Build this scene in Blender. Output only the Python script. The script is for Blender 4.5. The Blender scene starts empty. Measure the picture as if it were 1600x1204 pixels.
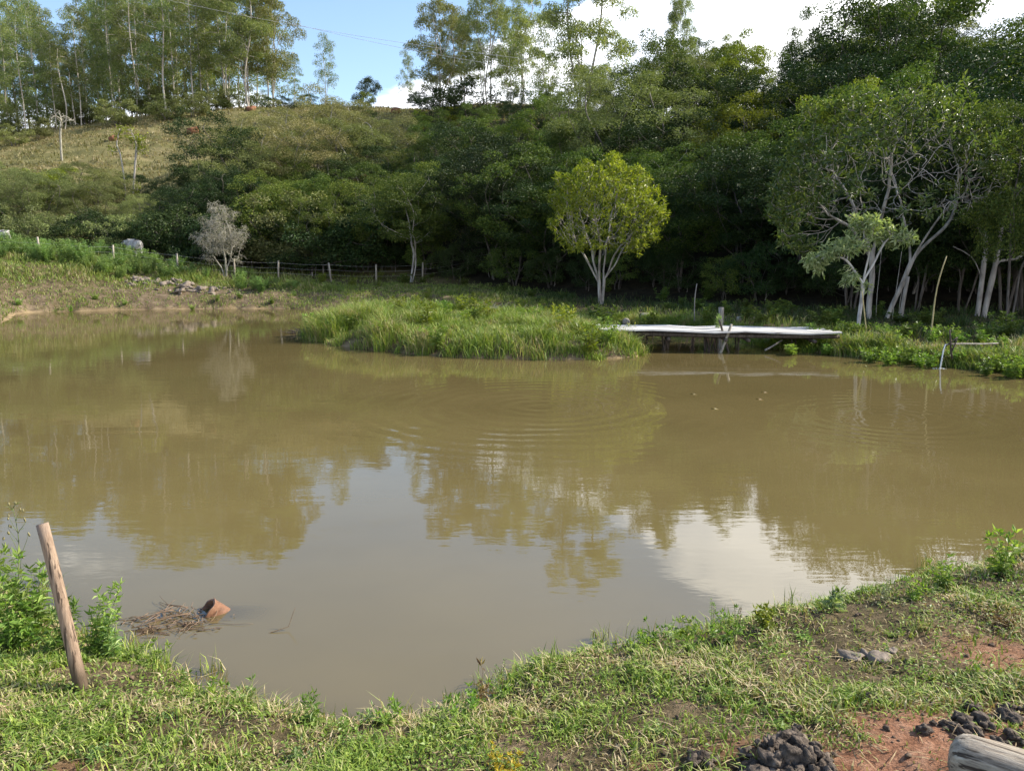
import bpy, math, random
import numpy as np
from mathutils import Vector, Matrix, Quaternion

# ------------------------------------------------------------------ camera, sky, sun, exposure
sc = bpy.context.scene
COL = sc.collection
CAM_H, PITCH, FPX = 2.3, math.radians(8.9), 1186.0
cam_d = bpy.data.cameras.new("camera")
cam_d.sensor_width = 36.0
cam_d.lens = FPX / 1600 * 36
cam_d.clip_start, cam_d.clip_end = 0.05, 4000
cam = bpy.data.objects.new("camera", cam_d)
cam.location = (0, 0, CAM_H)
cam.rotation_euler = (math.pi / 2 - PITCH, 0, 0)
COL.objects.link(cam)
sc.camera = cam

SUN_AZ, SUN_EL = math.radians(75), math.radians(36)
world = bpy.data.worlds.new("World")
sc.world = world
world.use_nodes = True
wt = world.node_tree
for n in list(wt.nodes):
    wt.nodes.remove(n)
def wn(t, **kw):
    n = wt.nodes.new(t)
    for k, v in kw.items():
        setattr(n, k, v)
    return n
w_out = wn('ShaderNodeOutputWorld')
w_sky = wn('ShaderNodeTexSky', sky_type='NISHITA', sun_disc=False)
w_sky.sun_elevation, w_sky.sun_rotation = SUN_EL, SUN_AZ
w_sky.air_density, w_sky.dust_density, w_sky.ozone_density = 1.0, 0.6, 1.6
w_bg = wn('ShaderNodeBackground')
w_bg.inputs['Strength'].default_value = 0.15
wt.links.new(w_sky.outputs[0], w_bg.inputs['Color'])
w_cl = wn('ShaderNodeBackground')
w_cl.inputs['Color'].default_value = (0.98, 0.99, 1.0, 1)
w_cl.inputs['Strength'].default_value = 1.5
w_tc = wn('ShaderNodeTexCoord')
w_sep = wn('ShaderNodeSeparateXYZ')
wt.links.new(w_tc.outputs['Generated'], w_sep.inputs[0])
def wmath(op, a, b=None, c=None):
    n = wn('ShaderNodeMath', operation=op)
    for i, v in enumerate((a, b, c)):
        if v is None:
            continue
        if isinstance(v, (int, float)):
            n.inputs[i].default_value = v
        else:
            wt.links.new(v, n.inputs[i])
    return n.outputs[0]
# clouds: noise in the direction of view, thicker towards the horizon and towards the east (+X)
w_map = wn('ShaderNodeMapping')
w_map.inputs['Scale'].default_value = (1.0, 1.0, 2.6)
w_map.inputs['Location'].default_value = (0.35, 0.1, 0.0)
wt.links.new(w_tc.outputs['Generated'], w_map.inputs[0])
w_no = wn('ShaderNodeTexNoise')
w_no.inputs['Scale'].default_value = 3.2
w_no.inputs['Detail'].default_value = 9
w_no.inputs['Roughness'].default_value = 0.55
wt.links.new(w_map.outputs[0], w_no.inputs['Vector'])
X, Y, Z = w_sep.outputs
zb = wmath('MAXIMUM', wmath('MULTIPLY_ADD', X, 0.45, 0.275), 0.17)   # top of the cloud bank, rising to the right
bank = wmath('MULTIPLY', wmath('SUBTRACT', zb, Z), 5.0)
bank = wmath('MAXIMUM', wmath('MINIMUM', bank, 0.45), -0.17)
dens = wmath('ADD', w_no.outputs['Fac'], bank)
w_rmp = wn('ShaderNodeMapRange', interpolation_type='SMOOTHSTEP')
w_rmp.inputs['From Min'].default_value = 0.47
w_rmp.inputs['From Max'].default_value = 0.60
wt.links.new(dens, w_rmp.inputs['Value'])
w_mix = wn('ShaderNodeMixShader')
wt.links.new(w_rmp.outputs[0], w_mix.inputs[0])
wt.links.new(w_bg.outputs[0], w_mix.inputs[1])
wt.links.new(w_cl.outputs[0], w_mix.inputs[2])
w_no2 = wn('ShaderNodeTexNoise')
w_no2.inputs['Scale'].default_value = 5.0
w_no2.inputs['Detail'].default_value = 6
wt.links.new(w_map.outputs[0], w_no2.inputs['Vector'])
w_cr = wn('ShaderNodeValToRGB')
w_cr.color_ramp.elements[0].position, w_cr.color_ramp.elements[0].color = 0.36, (0.62, 0.67, 0.76, 1)
w_cr.color_ramp.elements[1].position, w_cr.color_ramp.elements[1].color = 0.58, (1, 1, 1, 1)
wt.links.new(w_no2.outputs['Fac'], w_cr.inputs[0])
wt.links.new(w_cr.outputs[0], w_cl.inputs['Color'])
wt.links.new(w_mix.outputs[0], w_out.inputs['Surface'])

SDIR = Vector((math.sin(SUN_AZ) * math.cos(SUN_EL), math.cos(SUN_AZ) * math.cos(SUN_EL), math.sin(SUN_EL)))
sun_d = bpy.data.lights.new("sun", 'SUN')
sun_d.energy = 5.0
sun_d.angle = math.radians(0.53)
sun_d.color = (1.0, 0.93, 0.80)
sun = bpy.data.objects.new("sun", sun_d)
sun.rotation_euler = SDIR.to_track_quat('Z', 'Y').to_euler()
COL.objects.link(sun)
sc.view_settings.view_transform = 'Standard'
sc.view_settings.look = 'None'
sc.view_settings.exposure = 0.85
sc.view_settings.gamma = 1.0
sc.cycles.max_bounces = 8
sc.cycles.transparent_max_bounces = 8
sc.cycles.caustics_reflective = False
sc.cycles.caustics_refractive = False

# ------------------------------------------------------------------ picture geometry (for placing things where they stand)
cp, sp_ = math.cos(PITCH), math.sin(PITCH)
def z_at(v, D):                      # height of a thing at forward distance D seen at picture row v
    t = (602 - v) / FPX
    return CAM_H + D * (t * cp - sp_) / (cp + t * sp_)
def x_at(u, D, z):
    return (u - 800) / FPX * (D * cp - (z - CAM_H) * sp_)
def G(u, v, z=0.0):                  # point of the level z seen at (u, v)
    t = (602 - v) / FPX
    D = (z - CAM_H) * (cp + t * sp_) / (t * cp - sp_)
    return np.array([x_at(u, D, z), D])
def P(u, v, D):
    z = z_at(v, D)
    return np.array([x_at(u, D, z), D, z])

# ------------------------------------------------------------------ numeric helpers
def sstep(a, b, x):
    t = np.clip((np.asarray(x, float) - a) / (b - a), 0, 1)
    return t * t * (3 - 2 * t)
_lat = np.random.default_rng(7).random((256, 256))
def vnoise(x, y, s=1.0, o=0):
    x = np.asarray(x, float) / s + 37.3 * o + 1000
    y = np.asarray(y, float) / s + 71.9 * o + 1000
    xi, yi = np.floor(x).astype(int), np.floor(y).astype(int)
    fx, fy = x - xi, y - yi
    fx, fy = fx * fx * (3 - 2 * fx), fy * fy * (3 - 2 * fy)
    L = lambda a, b: _lat[a & 255, b & 255]
    return (L(xi, yi) * (1 - fx) + L(xi + 1, yi) * fx) * (1 - fy) + (L(xi, yi + 1) * (1 - fx) + L(xi + 1, yi + 1) * fx) * fy
def fbm(x, y, s=1.0, o=0, n=4):
    r, a, tot = 0, 1.0, 0
    for k in range(n):
        r = r + a * vnoise(x, y, s / 2 ** k, o + k * 5)
        tot += a
        a *= 0.5
    return r / tot
def norm(a):
    return a / np.maximum(np.linalg.norm(a, axis=-1, keepdims=True), 1e-9)
def sdf(px, py, poly):               # signed distance to a polygon, negative inside
    px, py = np.asarray(px, float).ravel(), np.asarray(py, float).ravel()
    out = np.empty(px.size)
    A = np.asarray(poly, float)
    B = np.roll(A, -1, 0)
    E = B - A
    L2 = (E ** 2).sum(1)
    for i in range(0, px.size, 20000):
        x, y = px[i:i + 20000, None], py[i:i + 20000, None]
        wx, wy = x - A[:, 0], y - A[:, 1]
        t = np.clip((wx * E[:, 0] + wy * E[:, 1]) / L2, 0, 1)
        d = np.sqrt(((wx - t * E[:, 0]) ** 2 + (wy - t * E[:, 1]) ** 2).min(1))
        c = ((A[:, 1] <= y) & (B[:, 1] > y)) | ((B[:, 1] <= y) & (A[:, 1] > y))
        with np.errstate(divide='ignore', invalid='ignore'):
            xi = A[:, 0] + (y - A[:, 1]) / (B[:, 1] - A[:, 1]) * E[:, 0]
        ins = ((c & (x < xi)).sum(1) % 2) == 1
        out[i:i + 20000] = np.where(ins, -d, d)
    return out
def smooth_poly(pts, it=2):
    p = np.asarray(pts, float)
    for _ in range(it):
        q = np.roll(p, -1, 0)
        p = np.stack([0.75 * p + 0.25 * q, 0.25 * p + 0.75 * q], 1).reshape(-1, 2)
    return p

# ------------------------------------------------------------------ mesh helpers
def mk_mesh(name, V, quads=None, tris=None, mats=(), smooth=True, mi_q=None, mi_t=None):
    V = np.asarray(V, np.float32).reshape(-1, 3)
    q = np.zeros((0, 4), np.int32) if quads is None else np.asarray(quads, np.int32).reshape(-1, 4)
    t = np.zeros((0, 3), np.int32) if tris is None else np.asarray(tris, np.int32).reshape(-1, 3)
    me = bpy.data.meshes.new(name)
    me.vertices.add(len(V))
    me.vertices.foreach_set('co', V.ravel())
    li = np.concatenate([q.ravel(), t.ravel()]).astype(np.int32)
    me.loops.add(len(li))
    me.loops.foreach_set('vertex_index', li)
    npoly = len(q) + len(t)
    ls = np.concatenate([np.arange(len(q)) * 4, len(q) * 4 + np.arange(len(t)) * 3]).astype(np.int32)
    me.polygons.add(npoly)
    me.polygons.foreach_set('loop_start', ls)
    me.polygons.foreach_set('use_smooth', np.full(npoly, smooth))
    for m in mats:
        me.materials.append(m)
    if mi_q is not None or mi_t is not None:
        a = np.zeros(len(q), np.int32) if mi_q is None else np.asarray(mi_q, np.int32)
        b = np.zeros(len(t), np.int32) if mi_t is None else np.asarray(mi_t, np.int32)
        me.polygons.foreach_set('material_index', np.concatenate([a, b]))
    me.update(calc_edges=True)
    return me
def link(name, me, parent=None, loc=(0, 0, 0)):
    o = bpy.data.objects.new(name, me)
    COL.objects.link(o)
    o.location = loc
    if parent is not None:
        o.parent = parent
    return o
def tag(o, label=None, cat=None, group=None, kind=None):
    if label: o['label'] = label
    if cat: o['category'] = cat
    if group: o['group'] = group
    if kind: o['kind'] = kind
    return o
def empty(name, loc, label, cat, group=None):
    o = bpy.data.objects.new(name, None)
    o.empty_display_size = 0.2
    COL.objects.link(o)
    o.location = loc
    return tag(o, label, cat, group)
def dup(root, loc, rz, scale=(1, 1, 1), label=None, group=None, cat=None):
    r = root.copy()
    COL.objects.link(r)
    r.location, r.rotation_euler, r.scale = loc, (0, 0, rz), scale
    if label: r['label'] = label
    if cat: r['category'] = cat
    if group: r['group'] = group
    elif 'group' in r: del r['group']
    for ch in list(root.children):
        c = ch.copy()
        COL.objects.link(c)
        c.parent = r
        for g in list(ch.children):
            d = g.copy()
            COL.objects.link(d)
            d.parent = c
    return r
class MB:                            # collects shapes into one mesh
    def __init__(s):
        s.V, s.Q, s.T, s.n = [], [], [], 0
    def add(s, V, Q=None, T=None):
        V = np.asarray(V, float).reshape(-1, 3)
        s.V.append(V)
        if Q is not None and len(Q): s.Q.append(np.asarray(Q, int).reshape(-1, 4) + s.n)
        if T is not None and len(T): s.T.append(np.asarray(T, int).reshape(-1, 3) + s.n)
        s.n += len(V)
        return s
    def mesh(s, name, mats, smooth=True):
        return mk_mesh(name, np.concatenate(s.V), np.concatenate(s.Q) if s.Q else None,
                       np.concatenate(s.T) if s.T else None, mats, smooth)
    def build(s, name, mat, parent=None, smooth=True, loc=(0, 0, 0)):
        return link(name, s.mesh(name, [mat] if not isinstance(mat, (list, tuple)) else mat, smooth), parent, loc)
def tube(pts, rad, n=6, cap=True, flat=1.0, seed=None, rough=0.0):
    pts = np.asarray(pts, float)
    m = len(pts)
    rad = np.broadcast_to(np.asarray(rad, float), (m,))
    T = norm(np.gradient(pts, axis=0)) if m > 1 else np.array([[0, 0, 1.0]])
    a = np.array([1.0, 0, 0]) if abs(T[0][0]) < 0.8 else np.array([0, 1.0, 0])
    N = np.zeros_like(pts)
    for i in range(m):
        a = a - T[i] * a.dot(T[i])
        a = a / max(np.linalg.norm(a), 1e-9)
        N[i] = a
    B = np.cross(T, N)
    an = np.arange(n) / n * 2 * math.pi
    R = rad[:, None]
    if rough:
        R = R * (1 + rough * (np.random.default_rng(seed).random((m, n)) - 0.5))
    V = pts[:, None, :] + R[..., None] * (np.cos(an)[None, :, None] * N[:, None, :] + flat * np.sin(an)[None, :, None] * B[:, None, :])
    V = V.reshape(-1, 3)
    i, j = np.meshgrid(np.arange(m - 1), np.arange(n), indexing='ij')
    Q = np.stack([i * n + j, i * n + (j + 1) % n, (i + 1) * n + (j + 1) % n, (i + 1) * n + j], -1).reshape(-1, 4)
    Tn = []
    if cap:
        V = np.concatenate([V, pts[:1], pts[-1:]])
        c0, c1 = m * n, m * n + 1
        k = np.arange(n)
        Tn = np.concatenate([np.stack([np.full(n, c0), (k + 1) % n, k], -1),
                             np.stack([np.full(n, c1), (m - 1) * n + k, (m - 1) * n + (k + 1) % n], -1)])
    return V, Q, Tn
def box(c, s, rot=None, bev=0.0):
    hx, hy, hz = np.asarray(s, float) / 2
    V = np.array([[x, y, z] for z in (-hz, hz) for x, y in ((-hx, -hy), (hx, -hy), (hx, hy), (-hx, hy))])
    if rot is not None:
        V = V @ np.array(rot).T
    V = V + np.asarray(c, float)
    Q = [[3, 2, 1, 0], [4, 5, 6, 7], [0, 1, 5, 4], [1, 2, 6, 5], [2, 3, 7, 6], [3, 0, 4, 7]]
    return V, Q, None
def leaves(Pn, D, N, L, W, fold=0.25, wide=0.45):
    """one folded lozenge per leaf: base, side, tip, side"""
    D = norm(D)
    S = norm(np.cross(D, N))
    U = np.cross(S, D)
    L = np.atleast_1d(L)[:, None] * np.ones((len(Pn), 1))
    W = np.atleast_1d(W)[:, None] * np.ones((len(Pn), 1))
    a = Pn
    mid = Pn + D * L * wide + U * W * fold
    V = np.stack([a, mid + S * W / 2, Pn + D * L - U * L * 0.12, mid - S * W / 2], 1).reshape(-1, 3)
    Q = np.arange(len(Pn) * 4).reshape(-1, 4)
    return V, Q
def rand_dirs(rng, n):
    return norm(rng.normal(size=(n, 3)))

# ------------------------------------------------------------------ materials
def new_mat(name):
    m = bpy.data.materials.new(name)
    m.use_nodes = True
    nt = m.node_tree
    for n in list(nt.nodes):
        nt.nodes.remove(n)
    out = nt.nodes.new('ShaderNodeOutputMaterial')
    return m, nt, out
def nd(nt, t, **kw):
    n = nt.nodes.new(t)
    for k, v in kw.items():
        setattr(n, k, v)
    return n
def ramp(nt, fac, stops, interp='LINEAR'):
    r = nd(nt, 'ShaderNodeValToRGB')
    r.color_ramp.interpolation = interp
    e = r.color_ramp.elements
    while len(e) < len(stops):
        e.new(0.5)
    for el, (p, c) in zip(e, stops):
        el.position = p
        el.color = (*c, 1)
    if fac is not None:
        nt.links.new(fac, r.inputs[0])
    return r.outputs[0]
def noise(nt, scale, detail=4, coord='Object', rough=0.55, vec_scale=None, dist=0.0):
    tc = nd(nt, 'ShaderNodeTexCoord')
    n = nd(nt, 'ShaderNodeTexNoise')
    n.inputs['Scale'].default_value = scale
    n.inputs['Detail'].default_value = detail
    n.inputs['Roughness'].default_value = rough
    n.inputs['Distortion'].default_value = dist
    if vec_scale:
        mp = nd(nt, 'ShaderNodeMapping')
        mp.inputs['Scale'].default_value = vec_scale
        nt.links.new(tc.outputs[coord], mp.inputs[0])
        nt.links.new(mp.outputs[0], n.inputs['Vector'])
    else:
        nt.links.new(tc.outputs[coord], n.inputs['Vector'])
    return n.outputs['Fac']
def mixc(nt, fac, a, b, mode='MIX'):
    m = nd(nt, 'ShaderNodeMix', data_type='RGBA', blend_type=mode)
    for sock, v in ((m.inputs['Factor'], fac), (m.inputs['A'], a), (m.inputs['B'], b)):
        if isinstance(v, (int, float)):
            sock.default_value = v
        elif isinstance(v, tuple):
            sock.default_value = (*v, 1)
        else:
            nt.links.new(v, sock)
    return m.outputs['Result']
def mth(nt, op, a, b=None):
    n = nd(nt, 'ShaderNodeMath', operation=op)
    for i, v in enumerate((a, b)):
        if v is None: continue
        if isinstance(v, (int, float)): n.inputs[i].default_value = v
        else: nt.links.new(v, n.inputs[i])
    return n.outputs[0]
def bump(nt, h, strength=0.4, dist=0.05):
    b = nd(nt, 'ShaderNodeBump')
    b.inputs['Strength'].default_value = strength
    b.inputs['Distance'].default_value = dist
    nt.links.new(h, b.inputs['Height'])
    return b.outputs[0]
def leaf_mat(name, stops, rough=0.5, spec=0.35, trans=0.35, patch=0.0, patch_col=(0.3, 0.25, 0.1), patch_scale=0.5):
    """stops: colours spread over the random-per-leaf value; patch: share of the plant with a second tint"""
    m, nt, out = new_mat(name)
    g = nd(nt, 'ShaderNodeNewGeometry')
    col = ramp(nt, g.outputs['Random Per Island'], stops)
    oi = nd(nt, 'ShaderNodeObjectInfo')
    hsv = nd(nt, 'ShaderNodeHueSaturation')
    mr = nd(nt, 'ShaderNodeMapRange')
    mr.inputs['To Min'].default_value, mr.inputs['To Max'].default_value = 0.75, 1.3
    nt.links.new(oi.outputs['Random'], mr.inputs['Value'])
    nt.links.new(mr.outputs[0], hsv.inputs['Value'])
    mr2 = nd(nt, 'ShaderNodeMapRange')
    mr2.inputs['To Min'].default_value, mr2.inputs['To Max'].default_value = 0.49, 0.522
    nt.links.new(mth(nt, 'FRACT', mth(nt, 'MULTIPLY', oi.outputs['Random'], 7.31)), mr2.inputs['Value'])
    nt.links.new(mr2.outputs[0], hsv.inputs['Hue'])
    nt.links.new(col, hsv.inputs['Color'])
    col = hsv.outputs[0]
    if patch:
        f = noise(nt, patch_scale, 3)
        mrp = nd(nt, 'ShaderNodeMapRange')
        mrp.inputs['From Min'].default_value, mrp.inputs['From Max'].default_value = 0.62 - patch * 0.3, 0.8 - patch * 0.3
        nt.links.new(f, mrp.inputs['Value'])
        col = mixc(nt, mrp.outputs[0], col, patch_col)
    p = nd(nt, 'ShaderNodeBsdfPrincipled')
    nt.links.new(col, p.inputs['Base Color'])
    p.inputs['Roughness'].default_value = rough
    p.inputs['Specular IOR Level'].default_value = spec
    if trans > 0:
        t = nd(nt, 'ShaderNodeBsdfTranslucent')
        tcol = mixc(nt, 1.0, col, (1.15, 1.25, 0.5), 'MULTIPLY')
        nt.links.new(tcol, t.inputs['Color'])
        mx = nd(nt, 'ShaderNodeMixShader')
        mx.inputs[0].default_value = trans
        nt.links.new(p.outputs[0], mx.inputs[1])
        nt.links.new(t.outputs[0], mx.inputs[2])
        nt.links.new(mx.outputs[0], out.inputs['Surface'])
    else:
        nt.links.new(p.outputs[0], out.inputs['Surface'])
    return m
def solid_mat(name, stops, scale=8, rough=0.8, spec=0.2, bstr=0.5, bdist=0.02, vec_scale=None, detail=6, dist=0.0):
    m, nt, out = new_mat(name)
    f = noise(nt, scale, detail, vec_scale=vec_scale, dist=dist)
    p = nd(nt, 'ShaderNodeBsdfPrincipled')
    nt.links.new(ramp(nt, f, stops), p.inputs['Base Color'])
    p.inputs['Roughness'].default_value = rough
    p.inputs['Specular IOR Level'].default_value = spec
    if bstr:
        f2 = noise(nt, scale * 2.3, 6, vec_scale=vec_scale)
        nt.links.new(bump(nt, f2, bstr, bdist), p.inputs['Normal'])
    nt.links.new(p.outputs[0], out.inputs['Surface'])
    return m

M = {}
M['bark_pale'] = solid_mat('pale_bark', [(0.3, (0.16, 0.14, 0.12)), (0.5, (0.34, 0.31, 0.27)), (0.7, (0.48, 0.45, 0.40))], 5, bstr=0.5, vec_scale=(1, 1, 0.35))
M['bark_white'] = solid_mat('white_bark', [(0.32, (0.20, 0.18, 0.16)), (0.48, (0.50, 0.47, 0.43)), (0.7, (0.66, 0.63, 0.58))], 4, bstr=0.4, vec_scale=(1, 1, 0.4))
M['bark_grey'] = solid_mat('grey_bark', [(0.3, (0.06, 0.05, 0.04)), (0.6, (0.15, 0.13, 0.11)), (0.75, (0.25, 0.23, 0.2))], 5, bstr=0.6, vec_scale=(1, 1, 0.35))
M['bark_eucalyptus'] = solid_mat('eucalyptus_bark', [(0.3, (0.22, 0.18, 0.14)), (0.5, (0.42, 0.38, 0.32)), (0.7, (0.55, 0.52, 0.46))], 0.8, bstr=0.3, vec_scale=(1, 1, 0.25))
M['bark_dry'] = solid_mat('dry_twigs', [(0.3, (0.199, 0.180, 0.140)), (0.7, (0.379, 0.361, 0.299))], 4, bstr=0.3)
G1 = lambda a, b, c: [(0.0, a), (0.5, b), (1.0, c)]
M['leaf_dark'] = leaf_mat('dark_leaves', G1((0.017, 0.034, 0.009), (0.032, 0.058, 0.014), (0.060, 0.086, 0.020)), rough=0.55, spec=0.25, trans=0.12)
M['leaf_mid'] = leaf_mat('green_leaves', G1((0.053, 0.091, 0.016), (0.096, 0.137, 0.023), (0.172, 0.202, 0.038)), rough=0.55, spec=0.25, trans=0.22)
M['leaf_olive'] = leaf_mat('olive_leaves', G1((0.111, 0.135, 0.043), (0.188, 0.206, 0.069), (0.269, 0.279, 0.106)), rough=0.6, trans=0.25)
M['leaf_dry'] = leaf_mat('dry_leaves', G1((0.160, 0.148, 0.064), (0.241, 0.220, 0.095), (0.322, 0.286, 0.133)), rough=0.7, trans=0.2)
M['leaf_yellow'] = leaf_mat('yellow_green_leaves', G1((0.103, 0.138, 0.014), (0.190, 0.218, 0.023), (0.287, 0.299, 0.039)), rough=0.45, trans=0.35)
M['leaf_round'] = leaf_mat('lime_leaves', G1((0.11, 0.145, 0.016), (0.215, 0.235, 0.026), (0.34, 0.33, 0.05)), rough=0.45, trans=0.4)
M['leaf_glossy'] = leaf_mat('glossy_leaves', G1((0.050, 0.081, 0.021), (0.094, 0.131, 0.033), (0.150, 0.169, 0.050)), rough=0.45, spec=0.5, trans=0.38)
M['leaf_silver'] = leaf_mat('silvery_leaves', G1((0.140, 0.184, 0.073), (0.259, 0.304, 0.136), (0.399, 0.415, 0.230)), rough=0.42, spec=0.5, trans=0.38)
M['leaf_pale'] = leaf_mat('pale_withered_leaves', G1((0.20, 0.19, 0.13), (0.31, 0.295, 0.21), (0.42, 0.40, 0.30)), rough=0.7, trans=0.2)
M['leaf_eucalyptus'] = leaf_mat('eucalyptus_leaves', G1((0.111, 0.150, 0.055), (0.187, 0.223, 0.080), (0.298, 0.304, 0.113)), rough=0.5, trans=0.42)
M['leaf_euc_yellow'] = leaf_mat('yellowish_eucalyptus_leaves', G1((0.119, 0.142, 0.044), (0.189, 0.206, 0.063), (0.285, 0.261, 0.087)), rough=0.5, trans=0.3)
M['leaf_weed'] = leaf_mat('weed_leaves', G1((0.104, 0.179, 0.049), (0.189, 0.282, 0.085), (0.302, 0.377, 0.142)), rough=0.5, trans=0.35)
M['leaf_fresh'] = leaf_mat('fresh_weed_leaves', G1((0.106, 0.181, 0.027), (0.188, 0.275, 0.050), (0.300, 0.362, 0.094)), rough=0.45, trans=0.4)
M['leaf_red'] = leaf_mat('reddish_weed_leaves', G1((0.10, 0.045, 0.035), (0.17, 0.09, 0.05), (0.20, 0.15, 0.05)), rough=0.55, trans=0.3)
M['flower_yellow'] = leaf_mat('yellow_petals', G1((0.413, 0.315, 0.015), (0.488, 0.375, 0.030), (0.450, 0.375, 0.075)), rough=0.6, trans=0.3)
M['stem_green'] = solid_mat('green_stem', [(0.3, (0.10, 0.14, 0.04)), (0.7, (0.18, 0.20, 0.07))], 12, bstr=0)
M['stem_brown'] = solid_mat('brown_stem', [(0.3, (0.12, 0.08, 0.05)), (0.7, (0.24, 0.17, 0.10))], 12, bstr=0)
M['seed_head'] = solid_mat('seed_head', [(0.3, (0.13, 0.12, 0.05)), (0.7, (0.3, 0.26, 0.14))], 90, bstr=0.5, bdist=0.003)
M['post_wood'] = solid_mat('weathered_post', [(0.3, (0.20, 0.17, 0.13)), (0.7, (0.42, 0.38, 0.31))], 6, vec_scale=(3, 3, 0.4))
M['grey_wood'] = solid_mat('grey_wood', [(0.3, (0.16, 0.14, 0.12)), (0.7, (0.36, 0.33, 0.29))], 6, vec_scale=(3, 3, 0.5))
M['dark_wood'] = solid_mat('wet_dark_wood', [(0.3, (0.035, 0.028, 0.022)), (0.7, (0.13, 0.105, 0.085))], 6, vec_scale=(3, 3, 0.5))
M['wire'] = solid_mat('fence_wire', [(0.3, (0.35, 0.34, 0.32)), (0.7, (0.5, 0.49, 0.47))], 3, rough=0.5, bstr=0)
M['wire_pale'] = solid_mat('power_wire', [(0.3, (0.55, 0.54, 0.52)), (0.7, (0.62, 0.61, 0.6))], 3, rough=0.4, bstr=0)
M['dung'] = solid_mat('dry_dung', [(0.3, (0.032, 0.024, 0.018)), (0.52, (0.095, 0.074, 0.058)), (0.72, (0.220, 0.172, 0.134))], 28, rough=0.85, bstr=1.0, bdist=0.012)
M['red_earth'] = solid_mat('red_earth', [(0.3, (0.15, 0.065, 0.035)), (0.7, (0.26, 0.125, 0.07))], 5, rough=0.95, bstr=0.8, bdist=0.03)
M['stone_pale'] = solid_mat('pale_stone', [(0.3, (0.127, 0.100, 0.077)), (0.7, (0.280, 0.232, 0.191))], 9, rough=0.9, bstr=0.8, bdist=0.02)
M['straw'] = leaf_mat('straw', G1((0.20, 0.14, 0.075), (0.32, 0.24, 0.13), (0.42, 0.33, 0.19)), rough=0.8, trans=0.1)
M['cow_white'] = solid_mat('white_hide', [(0.38, (0.22, 0.20, 0.185)), (0.6, (0.40, 0.385, 0.365))], 4, rough=0.8, bstr=0.1)
M['horn'] = solid_mat('grey_horn', [(0.3, (0.08, 0.07, 0.06)), (0.7, (0.16, 0.14, 0.12))], 9, rough=0.6, bstr=0)

def grass_mat(name, greens, drys, dry_scale, dry_lo, dry_hi, trans=0.3, rough=0.55):
    m, nt, out = new_mat(name)
    g = nd(nt, 'ShaderNodeNewGeometry')
    r = g.outputs['Random Per Island']
    cg = ramp(nt, r, greens)
    r2 = mth(nt, 'FRACT', mth(nt, 'MULTIPLY', r, 17.7))
    cd = ramp(nt, r2, drys)
    f = noise(nt, dry_scale, 5, rough=0.6)
    f = mth(nt, 'ADD', f, mth(nt, 'MULTIPLY', mth(nt, 'SUBTRACT', mth(nt, 'FRACT', mth(nt, 'MULTIPLY', r, 53.1)), 0.5), 0.32))
    mr = nd(nt, 'ShaderNodeMapRange')
    mr.inputs['From Min'].default_value, mr.inputs['From Max'].default_value = dry_lo, dry_hi
    nt.links.new(f, mr.inputs['Value'])
    col = mixc(nt, mr.outputs[0], cg, cd)
    p = nd(nt, 'ShaderNodeBsdfPrincipled')
    nt.links.new(col, p.inputs['Base Color'])
    p.inputs['Roughness'].default_value = rough
    p.inputs['Specular IOR Level'].default_value = 0.3
    t = nd(nt, 'ShaderNodeBsdfTranslucent')
    nt.links.new(mixc(nt, 1.0, col, (1.2, 1.15, 0.6), 'MULTIPLY'), t.inputs['Color'])
    mx = nd(nt, 'ShaderNodeMixShader')
    mx.inputs[0].default_value = trans
    nt.links.new(p.outputs[0], mx.inputs[1])
    nt.links.new(t.outputs[0], mx.inputs[2])
    nt.links.new(mx.outputs[0], out.inputs['Surface'])
    return m
M['turf'] = grass_mat('turf_grass', G1((0.076, 0.140, 0.017), (0.167, 0.259, 0.032), (0.313, 0.389, 0.067)),
                      G1((0.308, 0.217, 0.119), (0.476, 0.364, 0.210), (0.616, 0.504, 0.322)), 1.9, 0.48, 0.68, trans=0.2)
M['bank_grass'] = grass_mat('bank_grass', G1((0.084, 0.140, 0.025), (0.168, 0.231, 0.042), (0.280, 0.329, 0.077)),
                            G1((0.238, 0.175, 0.098), (0.364, 0.280, 0.168), (0.476, 0.392, 0.252)), 0.55, 0.55, 0.76)
M['shade_tinted_grass'] = grass_mat('shade_tinted_grass', G1((0.022, 0.045, 0.010), (0.045, 0.080, 0.018), (0.080, 0.115, 0.03)),
                             G1((0.10, 0.085, 0.04), (0.15, 0.12, 0.06), (0.2, 0.16, 0.09)), 0.5, 0.58, 0.78)  # darker copy of the bank grass, the wood's shade put into its colour
M['island_grass'] = grass_mat('island_grass', G1((0.072, 0.138, 0.020), (0.174, 0.261, 0.038), (0.304, 0.377, 0.070)),
                              G1((0.246, 0.189, 0.087), (0.377, 0.304, 0.160), (0.464, 0.392, 0.217)), 0.9, 0.52, 0.72)
M['hill_grass'] = grass_mat('hill_grass', G1((0.100, 0.105, 0.030), (0.150, 0.145, 0.050), (0.190, 0.175, 0.070)),
                            G1((0.190, 0.155, 0.075), (0.260, 0.210, 0.110), (0.310, 0.260, 0.150)), 0.09, 0.38, 0.60)

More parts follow.
